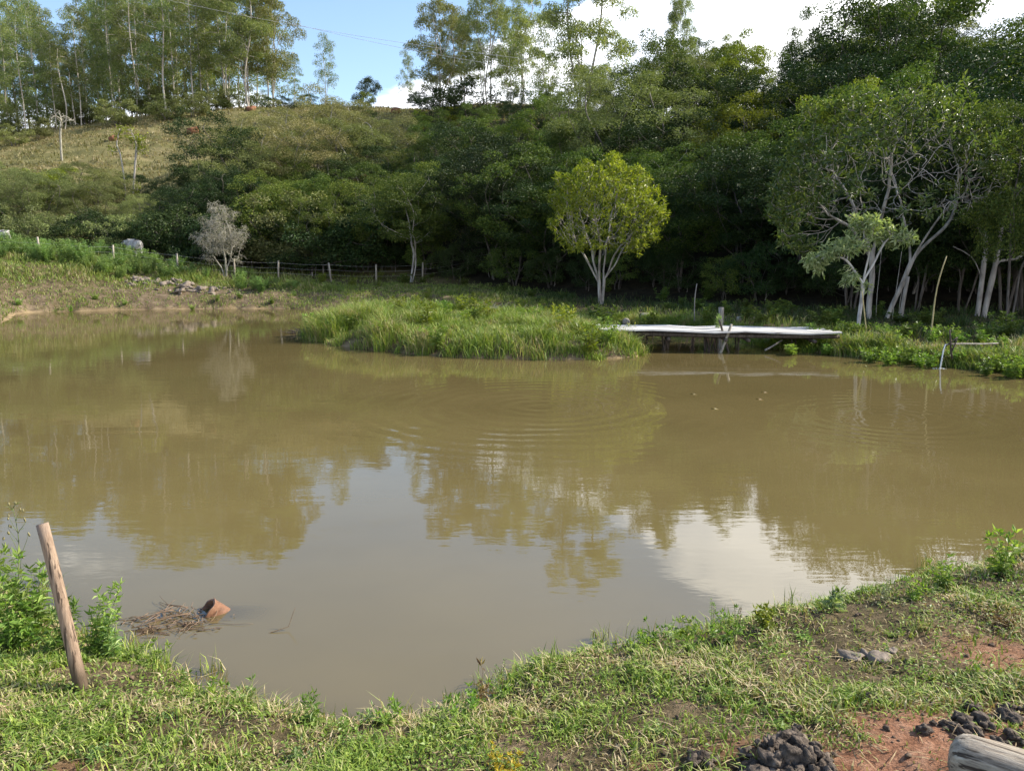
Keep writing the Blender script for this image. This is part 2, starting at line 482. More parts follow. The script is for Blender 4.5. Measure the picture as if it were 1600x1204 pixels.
# ------------------------------------------------------------------ the lie of the land
far = [(20, 489), (110, 487), (200, 484), (300, 483), (400, 482), (500, 483), (620, 486), (750, 490), (880, 497), (990, 507), (1090, 516),
       (1165, 527), (1205, 543), (1290, 552), (1380, 561), (1480, 572), (1600, 583), (1750, 596), (2050, 630), (2600, 700)]
near = [(2900, 800), (2500, 850), (2000, 862), (1750, 868), (1600, 885), (1480, 912), (1350, 940), (1250, 962), (1130, 994), (1060, 1012), (1010, 1010), (930, 1040), (880, 1046), (840, 1072),
        (800, 1082), (762, 1128), (715, 1140), (660, 1160), (600, 1148), (540, 1154), (480, 1138), (430, 1142), (380, 1118), (340, 1112), (290, 1072), (240, 1060), (200, 1042), (140, 1018), (95, 975), (40, 935), (-30, 900),
        (-250, 850), (-700, 760), (-900, 640), (-600, 560), (-250, 522), (-80, 508), (-10, 515), (8, 500)]
POND = smooth_poly([G(u, v) for u, v in far + near], 2)
isl = [(474, 522), (500, 514), (560, 507), (650, 505), (760, 506), (860, 510), (930, 518), (985, 535), (1000, 550), (985, 559), (920, 562), (820, 561),
       (700, 557), (600, 549), (530, 540), (485, 530)]
ISLE = smooth_poly([G(u, v) for u, v in isl], 2)

PIPE = G(322, 950, 0.03)
def foot(x):                         # where the hillside starts
    return np.interp(x, [-90, -22, -10, 2, 10, 18, 30, 60], [58, 57, 54, 46, 38, 33, 30, 30])
def H(x, y, detail=True):
    x, y = np.asarray(x, float), np.asarray(y, float)
    sh = x.shape
    x, y = x.ravel(), y.ravel()
    d0 = sdf(x, y, POND)
    wob = (fbm(x, y, 0.9, 3) - 0.5) * np.clip(0.05 * np.maximum(y, 2), 0.1, 0.8)
    d = d0 + wob
    nearside = (y < 12) & (np.abs(x) < 40)
    ns = sstep(13, 9, y)
    bh = np.interp(x, [-30, -20, -12, -4, 4, 12], [1.25, 1.1, 0.75, 0.55, 0.42, 0.36])
    rate = np.interp(x, [-20, -4, 3, 8], [1.9, 1.6, 0.9, 0.45])
    dp = np.maximum(d, 0)
    zf = bh * (1 - np.exp(-dp / rate)) + np.interp(x, [-30, -5, 5, 15], [0.062, 0.068, 0.018, 0.012]) * np.minimum(dp, 26)
    zf = zf + 0.95 * sstep(-16, -30, x) * sstep(1, 7, dp)
    zn = 0.22 * (1 - np.exp(-dp / 0.11)) + 0.125 * np.minimum(dp, 4.2)
    z = zf * (1 - ns) + zn * ns
    z = np.where(d > 0, z, np.maximum(-0.9, d * 0.35))
    pq = np.hypot((x - PIPE[0] - 0.15) / 1.4, y - PIPE[1] - 0.05)
    z = np.where(d > 0, z, np.maximum(z, -0.10 - 0.4 * np.maximum(pq - 0.38, 0)))  # bed raised round the pipe, added so sunlight reaches it through the water
    # island
    di = sdf(x, y, ISLE) + (fbm(x, y, 0.6, 9) - 0.5) * 0.35
    zi = 0.42 * (1 - np.exp(np.minimum(di, 0) / 0.6)) + 0.05
    z = np.where(di < 0, zi, np.where(d < 0, np.maximum(z, -di * 0.5), z))
    # hill
    s = np.clip((y - foot(x)) / 72.0, 0, 1)
    hh = 24.6 * (0.55 * s + 0.45 * s * s * (3 - 2 * s))
    left = np.interp(x, [-150, -95, -60, -35], [0.62, 0.74, 0.92, 1.0]) * np.interp(x, [4, 24], [1.0, 0.82])
    z = z + hh * left * (1 + 0.05 * (fbm(x, y, 14, 21, 3) - 0.5)) + np.clip(y - foot(x) - 72, 0, 400) * 0.012
    if detail:
        amp = np.where(d0 > 0, 1.0, 0.2)
        z = z + amp * (fbm(x, y, 0.35, 31, 3) - 0.5) * np.interp(np.hypot(x, y), [2, 12, 40], [0.07, 0.14, 0.3])
        terr = sstep(57, 66, y) * sstep(12, -2, x)
        z = z + terr * 0.55 * (vnoise(x * 0.25, z * 1.9 + 0.4 * fbm(x, y, 4, 2, 2), 1.0, 77) - 0.5)
    return z.reshape(sh)
def Hs(x, y):
    return float(H(np.array([x]), np.array([y]))[0])
def spot(u, D):                      # a point of the ground at column u, distance D
    z = 1.0
    for _ in range(3):
        x = x_at(u, D, z)
        z = Hs(x, D)
    return x, D, z

# ground sheet: polar grid round the camera, fine in front
th = np.concatenate([np.linspace(-60, 60, 430), np.linspace(60, 300, 92)[1:-1]]) * math.pi / 180
rr = np.concatenate([[0.25], np.geomspace(0.5, 180, 520), np.geomspace(190, 3200, 34)])
TH, RR = np.meshgrid(th, rr)
gx, gy = np.sin(TH) * RR, np.cos(TH) * RR
gz = H(gx, gy)
nt_, nr_ = len(th), len(rr)
ii, jj = np.meshgrid(np.arange(nr_ - 1), np.arange(nt_), indexing='ij')
GQ = np.stack([ii * nt_ + jj, (ii + 1) * nt_ + jj, (ii + 1) * nt_ + (jj + 1) % nt_, ii * nt_ + (jj + 1) % nt_], -1).reshape(-1, 4)
GQ = GQ[:, ::-1]
GT = [[len(gx.ravel()), (k + 1) % nt_, k] for k in range(nt_)]
GV = np.concatenate([np.stack([gx.ravel(), gy.ravel(), gz.ravel()], -1), [[0, 0, Hs(0, 0)]]])

def ground_material():
    m, nt, out = new_mat('ground')
    at = lambda n: nd(nt, 'ShaderNodeAttribute', attribute_name=n).outputs['Fac']
    n1 = noise(nt, 2.2, 8, rough=0.65)
    n2 = noise(nt, 14, 6, rough=0.7)
    nb = noise(nt, 0.5, 5)
    turf = ramp(nt, mth(nt, 'ADD', mth(nt, 'MULTIPLY', n1, 0.5), mth(nt, 'MULTIPLY', n2, 0.5)), [(0.35, (0.045, 0.038, 0.018)), (0.5, (0.11, 0.085, 0.045)), (0.63, (0.22, 0.16, 0.10))])
    dirt = ramp(nt, n1, [(0.28, (0.06, 0.042, 0.025)), (0.5, (0.15, 0.11, 0.068)), (0.72, (0.25, 0.195, 0.13))])
    red = ramp(nt, n2, [(0.3, (0.17, 0.075, 0.04)), (0.5, (0.29, 0.145, 0.085)), (0.7, (0.40, 0.235, 0.155))])
    hill = ramp(nt, noise(nt, 0.35, 8, rough=0.7, vec_scale=(0.35, 1, 1.6)), [(0.3, (0.09, 0.09, 0.032)), (0.5, (0.17, 0.155, 0.06)), (0.68, (0.27, 0.22, 0.11))])
    shaded_litter = ramp(nt, n1, [(0.3, (0.012, 0.012, 0.007)), (0.7, (0.05, 0.04, 0.022))])  # leaf litter, taken near black to carry the understory shade
    mud = ramp(nt, n1, [(0.3, (0.24, 0.17, 0.09)), (0.7, (0.33, 0.25, 0.14))])
    n3 = noise(nt, 75, 7, rough=0.7)
    grain = ramp(nt, n3, [(0.32, (0.45, 0.42, 0.40)), (0.5, (0.95, 0.95, 0.95)), (0.68, (1.35, 1.3, 1.25))])
    c = mixc(nt, at('dirt'), turf, dirt)
    c = mixc(nt, at('hillside'), c, hill)
    c = mixc(nt, at('wood_floor'), c, shaded_litter)
    c = mixc(nt, at('red_soil'), c, red)
    c = mixc(nt, at('pond_bed'), c, mud)
    c = mixc(nt, 1.0, c, grain, 'MULTIPLY')
    p = nd(nt, 'ShaderNodeBsdfPrincipled')
    nt.links.new(c, p.inputs['Base Color'])
    p.inputs['Roughness'].default_value = 0.95
    p.inputs['Specular IOR Level'].default_value = 0.15
    nt.links.new(bump(nt, mth(nt, 'ADD', n2, mth(nt, 'MULTIPLY', n3, 0.45)), 0.9, 0.035), p.inputs['Normal'])
    nt.links.new(p.outputs[0], out.inputs['Surface'])
    return m
g_me = mk_mesh('ground', GV, GQ, GT, [ground_material()])
fx, fy = GV[:, 0], GV[:, 1]
f_pond = sdf(fx, fy, POND)
f_isl = sdf(fx, fy, ISLE)
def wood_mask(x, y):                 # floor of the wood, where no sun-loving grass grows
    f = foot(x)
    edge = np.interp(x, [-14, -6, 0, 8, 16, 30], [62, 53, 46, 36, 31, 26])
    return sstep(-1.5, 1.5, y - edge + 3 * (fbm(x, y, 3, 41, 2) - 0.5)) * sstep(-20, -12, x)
def red_mask(x, y):
    r = np.zeros_like(x)
    for (u, v, ru, k) in ((1470, 1165, 0.52, 1.0), (1395, 1195, 0.36, 1.0), (1590, 990, 0.5, 0.8), (1560, 1100, 0.4, 0.75), (100, 1165, 0.22, 0.5), (330, 1110, 0.16, 0.45), (1000, 1160, 0.12, 0.5), (1225, 1165, 0.3, 0.6)):
        c = G(u, v, 0.5)
        r = np.maximum(r, k * sstep(1.15, 0.35, np.hypot(x - c[0], y - c[1]) / ru + 0.9 * (fbm(x, y, 0.25, 51, 3) - 0.5)))
    return r
def set_attr(me, name, vals):
    a = me.attributes.new(name, 'FLOAT', 'POINT')
    a.data.foreach_set('value', np.asarray(vals, np.float32))
def dirt_mask(x, y, dp):             # bare bank above the far waterline
    w = sstep(1, -6, x) * sstep(30, 34, y)
    return w * sstep(4.2, 1.6, dp + 2.5 * (fbm(x, y, 1.3, 61, 4) - 0.5)) * (0.35 + 0.65 * sstep(0.3, 0.55, fbm(x, y, 2.1, 63, 3)))
lip = sstep(0.20, 0.05, f_pond + 0.12 * (fbm(fx, fy, 0.3, 71, 3) - 0.5)) * (fy < 12)
set_attr(g_me, 'dirt', np.maximum(np.maximum(lip, dirt_mask(fx, fy, f_pond)), 0.8 * sstep(0.62, 0.75, fbm(fx, fy, 0.8, 67, 4)) * (fy < 40)))
set_attr(g_me, 'hillside', sstep(-3, 3, fy - foot(fx) + 2 * (fbm(fx, fy, 2, 5) - 0.5)))
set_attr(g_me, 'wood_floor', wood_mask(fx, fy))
set_attr(g_me, 'red_soil', red_mask(fx, fy))
set_attr(g_me, 'pond_bed', sstep(0.06, -0.02, f_pond) * sstep(-0.02, 0.06, f_isl))
tag(link('ground', g_me), kind='structure')

# ------------------------------------------------------------------ pond water
def water_material():
    m, nt, out = new_mat('muddy_water')
    tc = nd(nt, 'ShaderNodeTexCoord')
    # broad ripples, wind streaks, and two rings spreading where fish rose
    def ring(cx, cy, wl, rmax, amp):
        mp = nd(nt, 'ShaderNodeMapping')
        mp.inputs['Location'].default_value = (-cx, -cy, 0)
        nt.links.new(tc.outputs['Object'], mp.inputs[0])
        ln = nd(nt, 'ShaderNodeVectorMath', operation='LENGTH')
        nt.links.new(mp.outputs[0], ln.inputs[0])
        r = mth(nt, 'ADD', ln.outputs['Value'], mth(nt, 'MULTIPLY', noise(nt, 0.8, 3), 0.35))
        s = mth(nt, 'SINE', mth(nt, 'MULTIPLY', r, 2 * math.pi / wl))
        mr = nd(nt, 'ShaderNodeMapRange', interpolation_type='SMOOTHSTEP')
        mr.inputs['From Min'].default_value, mr.inputs['From Max'].default_value = rmax, rmax * 0.25
        nt.links.new(ln.outputs['Value'], mr.inputs['Value'])
        pt = nd(nt, 'ShaderNodeMapRange')
        pt.inputs['From Min'].default_value, pt.inputs['From Max'].default_value = 0.38, 0.62
        pt.inputs['To Min'].default_value = 0.12
        nt.links.new(noise(nt, 0.75, 3), pt.inputs['Value'])
        return mth(nt, 'MULTIPLY', mth(nt, 'MULTIPLY', mth(nt, 'MULTIPLY', s, mr.outputs[0]), pt.outputs[0]), amp)
    c1, c2 = G(845, 635), G(1390, 650)
    h = mth(nt, 'ADD', ring(c1[0], c1[1], 0.36, 4.6, 0.0024), ring(c2[0], c2[1], 0.30, 3.2, 0.0018))
    a = noise(nt, 1.0, 3, vec_scale=(0.8, 2.2, 1), rough=0.5)
    b = noise(nt, 3.2, 3, vec_scale=(0.8, 2.4, 1), rough=0.55)
    pm = noise(nt, 0.16, 2)
    mr = nd(nt, 'ShaderNodeMapRange')
    mr.inputs['From Min'].default_value, mr.inputs['From Max'].default_value = 0.35, 0.65
    mr.inputs['To Min'].default_value, mr.inputs['To Max'].default_value = 0.15, 1.0
    nt.links.new(pm, mr.inputs['Value'])
    h = mth(nt, 'ADD', h, mth(nt, 'MULTIPLY', a, 0.0020))
    h = mth(nt, 'ADD', h, mth(nt, 'MULTIPLY', mth(nt, 'MULTIPLY', b, mr.outputs[0]), 0.0013))
    bp = nd(nt, 'ShaderNodeBump')
    bp.inputs['Strength'].default_value = 1.0
    bp.inputs['Distance'].default_value = 1.0
    nt.links.new(h, bp.inputs['Height'])
    silt = noise(nt, 0.35, 4)
    col = ramp(nt, silt, [(0.3, (0.128, 0.098, 0.039)), (0.7, (0.160, 0.123, 0.050))])
    dif = nd(nt, 'ShaderNodeBsdfDiffuse')
    nt.links.new(col, dif.inputs['Color'])
    # clearer water in the shallows round the pipe and along the near bank
    tr = nd(nt, 'ShaderNodeBsdfTransparent')
    tr.inputs['Color'].default_value = (0.86, 0.74, 0.52, 1)
    mx0 = nd(nt, 'ShaderNodeMixShader')
    nt.links.new(nd(nt, 'ShaderNodeAttribute', attribute_name='clear').outputs['Fac'], mx0.inputs[0])
    nt.links.new(dif.outputs[0], mx0.inputs[1])
    nt.links.new(tr.outputs[0], mx0.inputs[2])
    gl = nd(nt, 'ShaderNodeBsdfGlossy')
    gl.inputs['Roughness'].default_value = 0.004
    nt.links.new(bp.outputs[0], gl.inputs['Normal'])
    fr = nd(nt, 'ShaderNodeFresnel')
    fr.inputs['IOR'].default_value = 2.0
    nt.links.new(bp.outputs[0], fr.inputs['Normal'])
    mx = nd(nt, 'ShaderNodeMixShader')
    nt.links.new(fr.outputs[0], mx.inputs[0])
    nt.links.new(mx0.outputs[0], mx.inputs[1])
    nt.links.new(gl.outputs[0], mx.inputs[2])
    nt.links.new(mx.outputs[0], out.inputs['Surface'])
    return m
wx = np.concatenate([np.linspace(-75, -8, 60), np.linspace(-8, -2.6, 60)[1:], np.linspace(-2.6, -0.8, 90)[1:], np.linspace(-0.8, 10, 130)[1:], np.linspace(10, 80, 60)[1:]])
wy = np.concatenate([np.linspace(1.5, 9, 110), np.linspace(9, 60, 90)[1:]])
WX, WY = np.meshgrid(wx, wy)
ii, jj = np.meshgrid(np.arange(len(wy) - 1), np.arange(len(wx) - 1), indexing='ij')
nw = len(wx)
WQ = np.stack([ii * nw + jj, ii * nw + jj + 1, (ii + 1) * nw + jj + 1, (ii + 1) * nw + jj], -1).reshape(-1, 4)
w_me = mk_mesh('pond_water', np.stack([WX.ravel(), WY.ravel(), 0 * WX.ravel()], -1), WQ, None, [water_material()])
pa = np.array([0.90, 0.04]) / np.hypot(0.90, 0.04)
al = (WX.ravel() - PIPE[0]) * pa[0] + (WY.ravel() - PIPE[1]) * pa[1]
ac = np.abs(-(WX.ravel() - PIPE[0]) * pa[1] + (WY.ravel() - PIPE[1] + 0.01) * pa[0])
clear = 0.32 * sstep(0.15, 0.05, ac) * sstep(0.55, 0.10, al) * sstep(-0.10, 0.0, al)
near_d = -sdf(WX.ravel(), WY.ravel(), POND)
clear = np.maximum(clear, 0.30 * sstep(0.35, 0.0, near_d) * (WY.ravel() < 9))
set_attr(w_me, 'clear', clear)
tag(link('pond_water', w_me), kind='structure')

# ------------------------------------------------------------------ trees
def grow(rng, attr, stems, step, kill, iters=80, trop=(0, 0, 0.0), jit=0.15, wind=0.0):
    """branches grow step by step towards the attraction points; returns nodes and parents"""
    Ns, Pa = [], []
    for ch in stems:                              # ch: (parent index or -1, list of points)
        par = ch[0]
        for p in ch[1]:
            Ns.append(np.asarray(p, float))
            Pa.append(par)
            par = len(Ns) - 1
    nodes = np.array(Ns)
    par = list(Pa)
    attr = np.asarray(attr, float)
    first = 0 if len(nodes) < 4 else max(1, len(nodes) // 6)
    d = np.linalg.norm(attr[:, None] - nodes[None, first:], axis=2)
    near, nd_ = d.argmin(1) + first, d.min(1)
    trop = np.asarray(trop, float)
    kids = np.zeros(len(nodes), int)
    for it in range(iters):
        al = nd_ > kill
        attr, near, nd_ = attr[al], near[al], nd_[al]
        if len(attr) == 0:
            break
        acc = np.zeros_like(nodes)
        np.add.at(acc, near, norm(attr - nodes[near]))
        idx = np.unique(near)
        idx = idx[kids[idx] < 4]
        if len(idx) == 0:
            break
        dirs = norm(norm(acc[idx]) + trop + rng.normal(size=(len(idx), 3)) * jit)
        new = nodes[idx] + dirs * step
        kids[idx] += 1
        base = len(nodes)
        nodes = np.concatenate([nodes, new])
        kids = np.concatenate([kids, np.zeros(len(new), int)])
        par.extend(idx.tolist())
        d = np.linalg.norm(attr[:, None] - new[None], axis=2)
        j, dm = d.argmin(1), d.min(1)
        better = dm < nd_
        near = np.where(better, base + j, near)
        nd_ = np.where(better, dm, nd_)
    return nodes, np.array(par)
def tips_of(nodes, par):
    n = len(nodes)
    cnt = np.zeros(n)
    has = np.zeros(n, bool)
    has[par[par >= 0]] = True
    cnt[~has] = 1
    for i in range(n - 1, -1, -1):
        if par[i] >= 0:
            cnt[par[i]] += cnt[i]
    return cnt, ~has
def skeleton_mesh(mb, nodes, par, r_base, r_tip, e=2.1, min_r=0.0, flare=1.35, rough=0.1):
    cnt, tip = tips_of(nodes, par)
    tot = cnt[par < 0].max()
    rad = np.maximum(r_base * (cnt / tot) ** (1 / e), r_tip)
    kids = {}
    for i, p in enumerate(par):
        kids.setdefault(p, []).append(i)
    todo = [(r, None) for r in kids.get(-1, [])]
    while todo:
        i, p = todo.pop()
        ch = [i]
        while ch[-1] in kids:
            ks = sorted(kids[ch[-1]], key=lambda k: -cnt[k])
            todo.extend((k, ch[-1]) for k in ks[1:])
            ch.append(ks[0])
        pts, rs = nodes[ch], rad[ch].copy()
        if p is not None:
            pts = np.concatenate([nodes[p][None], pts])
            rs = np.concatenate([[min(rs[0] * 1.15, rad[p])], rs])
        elif len(rs) > 2:
            rs[0] *= flare
        if len(pts) < 2 or rs.max() < min_r:
            continue
        if len(pts) > 4:
            sm = pts.copy()
            sm[1:-1] = 0.25 * pts[:-2] + 0.5 * pts[1:-1] + 0.25 * pts[2:]
            pts = sm
        R = rs.max()
        mb.add(*tube(pts, rs, 9 if R > 0.09 else 6 if R > 0.035 else 4 if R > 0.012 else 3, cap=False, seed=len(ch), rough=rough if R > 0.05 else 0))
    return cnt, tip
def lobes(rng, n, c, rx, rz, lr, inner=0.45, flat_low=True):
    """attraction points gathered into lumps on an uneven crown"""
    out = []
    ds = rand_dirs(rng, n * 3)
    if flat_low:
        ds = ds[ds[:, 2] > -0.45]
    ds = ds[:n]
    for k, dv in enumerate(ds):
        rad = inner + (1 - inner) * rng.random() ** 0.5
        out.append((np.array(c) + dv * rad * np.array([rx, rx, rz]), lr * rng.uniform(0.6, 1.25)))
    return out
def in_lobes(rng, lb, per):
    pts = []
    for c, r in lb:
        v = rand_dirs(rng, per) * (rng.random((per, 1)) ** 0.4) * r
        v[:, 2] *= 0.75
        pts.append(c + v)
    return np.concatenate(pts)
def foliage(rng, nodes, sel, per, spread, L, W, mode='round', center=None):
    n = len(sel)
    P0 = np.repeat(nodes[sel], per, 0)
    off = rand_dirs(rng, n * per) * (rng.random((n * per, 1)) ** 0.5) * spread
    Pn = P0 + off
    r = rand_dirs(rng, n * per)
    if mode == 'hang':                       # narrow leaves that hang
        D = norm(r * 0.75 + np.array([0, 0, -0.75]))
        N = rand_dirs(rng, n * per)
    elif mode == 'rosette':                  # leaves radiate from the twig end, faces up
        out = norm(P0 - center) if center is not None else np.array([0, 0, 1.0])
        D = norm(r + 0.25 * out + np.array([0, 0, 0.12]))
        Pn = P0 + D * spread * rng.random((n * per, 1)) * 0.5 + off * 0.25
        N = norm(out * 0.7 + np.array([0, 0, 0.8]) + 0.5 * rand_dirs(rng, n * per))
    else:
        out = norm(Pn - center) if center is not None else np.array([0, 0, 1.0])
        D = norm(r + 0.35 * out + np.array([0, 0, -0.15]))
        N = norm(out * 0.5 + np.array([0, 0, 0.7]) + 0.8 * rand_dirs(rng, n * per))
    s = rng.uniform(0.65, 1.25, n * per)
    return leaves(Pn, D, N, L * s, W * s)
def tree_meshes(name, seed, trunk_mat, leaf_mat_, stems, attr, step, kill, r_base, r_tip, per, spread, L, W, mode='round', center=(0, 0, 4),
                max_tips=2, iters=90, trop=(0, 0, 0.0), jit=0.15, e=2.1, extra=None, keep=1.0, fill=None, per_m2=0, leaf_ok=None):
    rng = np.random.default_rng(seed)
    nodes, par = grow(rng, attr, stems, step, kill, iters, trop, jit)
    mb = MB()
    cnt, tip = skeleton_mesh(mb, nodes, par, r_base, r_tip, e)
    n0 = sum(len(s[1]) for s in stems)
    ok = (cnt <= max_tips) & (np.arange(len(nodes)) >= n0)
    if leaf_ok is not None:
        ok &= leaf_ok(nodes, rng)
    sel = np.nonzero(ok)[0]
    if keep < 1:
        sel = sel[rng.random(len(sel)) < keep]
    V, Q = foliage(rng, nodes, sel, per, spread, L, W, mode, np.array(center))
    lb = MB().add(V, Q)
    for c_, r_ in (fill or []):              # leaf sprays through each lump of the crown, thickest on its sunny outside
        k = int(per_m2 * r_ * r_ * 8)
        dv = rand_dirs(rng, k)
        dv = dv[dv[:, 2] > -0.75 + 0.5 * rng.random(k)]
        k = len(dv)
        pts = c_ + dv * r_ * (0.55 + 0.52 * rng.random((k, 1)) ** 0.7) * np.array([1, 1, 0.78])
        rd = rand_dirs(rng, k)
        if mode == 'hang':
            Dv, Nv = norm(rd * 0.75 + np.array([0, 0, -0.7])), norm(dv + rand_dirs(rng, k))
        else:
            Dv, Nv = norm(rd + 0.3 * dv + np.array([0, 0, -0.15])), norm(dv * 0.9 + np.array([0, 0, 0.45]) + 0.55 * rand_dirs(rng, k))
        sc_ = rng.uniform(0.6, 1.25, k)
        lb.add(*leaves(pts, Dv, Nv, L * sc_, W * sc_))
    if extra is not None:
        extra(rng, nodes, par, cnt, mb, lb)
    return (mb.mesh(name + '_trunk', [trunk_mat]), lb.mesh(name + '_crown', [leaf_mat_], smooth=False))
def chain(a, b, n, bend=0.0, rng=None):
    a, b = np.asarray(a, float), np.asarray(b, float)
    t = np.linspace(0, 1, n)[:, None]
    p = a + (b - a) * t
    if rng is not None and bend:
        w = rng.normal(size=(1, 3)) * bend
        w2 = rng.normal(size=(1, 3)) * bend * 0.5
        p = p + np.sin(t * math.pi) * w + np.sin(t * 2 * math.pi) * w2
    return list(p)
KIND = {}
def kind(key, H_, meshes):
    KIND.setdefault(key, []).append((H_, meshes))

def crown_clumps(rng, n, c, rx, rz, cr, low, bulge=0.28, inner=0.2):
    """leaf clumps over the outside of a bulging, uneven crown, with a few inside it"""
    bd = rand_dirs(rng, 7)
    bd[:, 2] = np.abs(bd[:, 2]) * 0.8
    amp = rng.uniform(0.5, 1.0, 7)
    d = rand_dirs(rng, n * 2)
    d = d[d[:, 2] > -0.8][:n]
    R = 1 - bulge + (2 * bulge) * (np.clip((d @ norm(bd).T - 0.72) / 0.28, 0, 1) ** 0.8 * amp).max(1)
    ins = rng.random(len(d)) < inner
    R = np.where(ins, R * rng.uniform(0.35, 0.8, len(d)), R * rng.uniform(0.9, 1.06, len(d)))
    p = np.array(c) + d * R[:, None] * np.array([rx, rx, rz])
    r = cr * rng.uniform(0.55, 1.3, len(d))
    k = p[:, 2] > low
    return [(p[i], r[i]) for i in np.nonzero(k)[0]]
def broadleaf(key, seed, Ht, rx, leaf, bark, cz=0.58, rz=0.44, nl=80, cr=0.17, L=0.12, W=0.06, per=3, stems_n=2, mode='round', r=0.06, dens=150, low=0.1, bulge=0.28):
    rng = np.random.default_rng(seed)
    c = (0, 0, Ht * cz)
    lb = crown_clumps(rng, nl, c, rx, Ht * rz, cr * rx, Ht * low, bulge)
    attr = np.concatenate([np.array([l[0] for l in lb]), in_lobes(rng, lb, 3)])
    stems = []
    for k in range(stems_n):
        a = rng.uniform(0, 6.28)
        b = np.array([math.cos(a) * rx * 0.16, math.sin(a) * rx * 0.16, Ht * rng.uniform(0.22, 0.32)])
        stems.append((-1, chain((math.cos(a) * 0.1, math.sin(a) * 0.1, -0.3), b, 5, 0.08, rng)))
    kind(key, Ht, tree_meshes(key, seed, M[bark], M[leaf], stems, attr, Ht * 0.04, Ht * 0.05, r, 0.007, per, 0.25, L, W, mode, c, max_tips=1, e=1.9, fill=lb, per_m2=dens))
for s in (11, 12, 13, 14):
    broadleaf('dark', s, 8.0, 3.0, 'leaf_dark', 'bark_grey', nl=110, stems_n=3, cz=0.54, rz=0.46, low=0.07)
for s in (21, 22, 23):
    broadleaf('mid', s, 8.0, 2.8, 'leaf_mid', 'bark_grey', nl=95, cz=0.56, rz=0.44, low=0.09, cr=0.19)
for s in (31, 32):
    broadleaf('olive', s, 7.5, 3.0, 'leaf_olive', 'bark_grey', nl=120, L=0.09, W=0.042, stems_n=3, rz=0.42, dens=210, low=0.1, cr=0.15)
for s in (36, 37):
    broadleaf('dry', s, 7.0, 2.7, 'leaf_dry', 'bark_dry', nl=110, L=0.09, W=0.036, stems_n=4, rz=0.44, cz=0.55, dens=240, low=0.06, cr=0.17)
for s in (41, 42):
    broadleaf('yellow', s, 7.5, 2.4, 'leaf_yellow', 'bark_grey', nl=80, cr=0.19, L=0.13, W=0.06)
for s in (46, 47):
    broadleaf('airy', s, 8.0, 2.8, 'leaf_mid', 'bark_pale', cz=0.62, rz=0.36, nl=75, stems_n=3, r=0.05, dens=105, low=0.2, cr=0.18, bulge=0.34)
broadleaf('pale', 48, 8.0, 3.0, 'leaf_mid', 'bark_pale', nl=110, cz=0.60, rz=0.40, low=0.2, stems_n=3, r=0.065, cr=0.18)
for s, lf in ((51, 'leaf_dark'), (52, 'leaf_mid'), (53, 'leaf_olive')):
    broadleaf('shrub_' + lf[5:], s, 3.2, 1.8, lf, 'bark_grey', cz=0.45, rz=0.5, nl=60, stems_n=4, r=0.035, cr=0.2, dens=170, low=0.02, L=0.11, W=0.055)

def eucalyptus(key, seed, Ht, rx, leaf, clear=0.40, nl=30, per_attr=9, per=7, L=0.30, W=0.10, stems_n=1, r=0.11, lean=0.22, dens=25):
    rng = np.random.default_rng(seed)
    lb = []
    for k in range(nl):
        t = clear + (1 - clear) * (k + rng.random()) / nl
        w = math.sin(min(1.0, (1.03 - t) / (1.03 - clear)) ** 0.7 * math.pi * 0.62 + 0.25) * rx
        a = rng.uniform(0, 6.28)
        q = rng.uniform(0.25, 1.0) * w
        lb.append((np.array([math.cos(a) * q, math.sin(a) * q, t * Ht]), rng.uniform(0.5, 1.15) * rx * (0.34 if rx < 4 else 0.25)))
    attr = in_lobes(rng, lb, per_attr)
    stems = []
    for k in range(stems_n):
        a = rng.uniform(0, 6.28)
        o = 0.0 if stems_n == 1 else rx * 0.35
        top = (math.cos(a) * o + rng.normal() * lean * 0.4, math.sin(a) * o + rng.normal() * lean * 0.4, Ht * (0.86 if stems_n == 1 else rng.uniform(0.6, 0.85)))
        stems.append((-1, chain((math.cos(a) * o * 0.3, math.sin(a) * o * 0.3, -0.5), top, 16, lean, rng)))
    kind(key, Ht, tree_meshes(key, seed, M['bark_eucalyptus'], M[leaf], stems, attr, Ht * 0.028, Ht * 0.03, r, 0.022, per, 0.75, L, W, 'hang', (0, 0, Ht * 0.7),
                              max_tips=2, e=2.0, trop=(0, 0, 0.25), fill=lb, per_m2=dens))
for s in (61, 62, 63, 64):
    eucalyptus('euc', s, 20.0, 3.0, 'leaf_eucalyptus', clear=0.24, nl=38)
eucalyptus('euc_yellow', 66, 17.0, 2.4, 'leaf_euc_yellow', clear=0.38)
for s in (71, 72):
    eucalyptus('euc_big', s, 19.0, 5.6, 'leaf_eucalyptus', clear=0.30, nl=60, per_attr=9, stems_n=4, r=0.14, lean=0.8, dens=40)
eucalyptus('euc_big_yellow', 73, 17.0, 5.4, 'leaf_euc_yellow', clear=0.26, nl=66, per_attr=9, stems_n=4, r=0.13, lean=0.8, dens=40)
eucalyptus('euc_thin', 76, 14.0, 3.6, 'leaf_eucalyptus', clear=0.30, nl=30, per_attr=9, per=5, stems_n=3, r=0.08, lean=0.5, dens=20)

trng = np.random.default_rng(2024)
USED = {}
def put_tree(key, u, D, vtop, label, group=None, ws=1.0, name='forest_tree', pick=None, hmin=1.5, hmax=40, cat='tree', base=None):
    x, y, z = spot(u, D) if base is None else base
    h = float(np.clip(z_at(vtop, D) - z, hmin, hmax))
    opts = KIND[key]
    k = int(trng.integers(len(opts))) if pick is None else pick
    Ht, (tm, cm) = opts[k]
    s = h / Ht
    w = s * ws
    r = empty(name, (x, y, z - 0.05), label, cat, group)
    r.rotation_euler = (0, 0, trng.uniform(0, 6.28))
    r.scale = (w, w, s)
    link('trunk', tm, r)
    link('crown', cm, r)
    return r

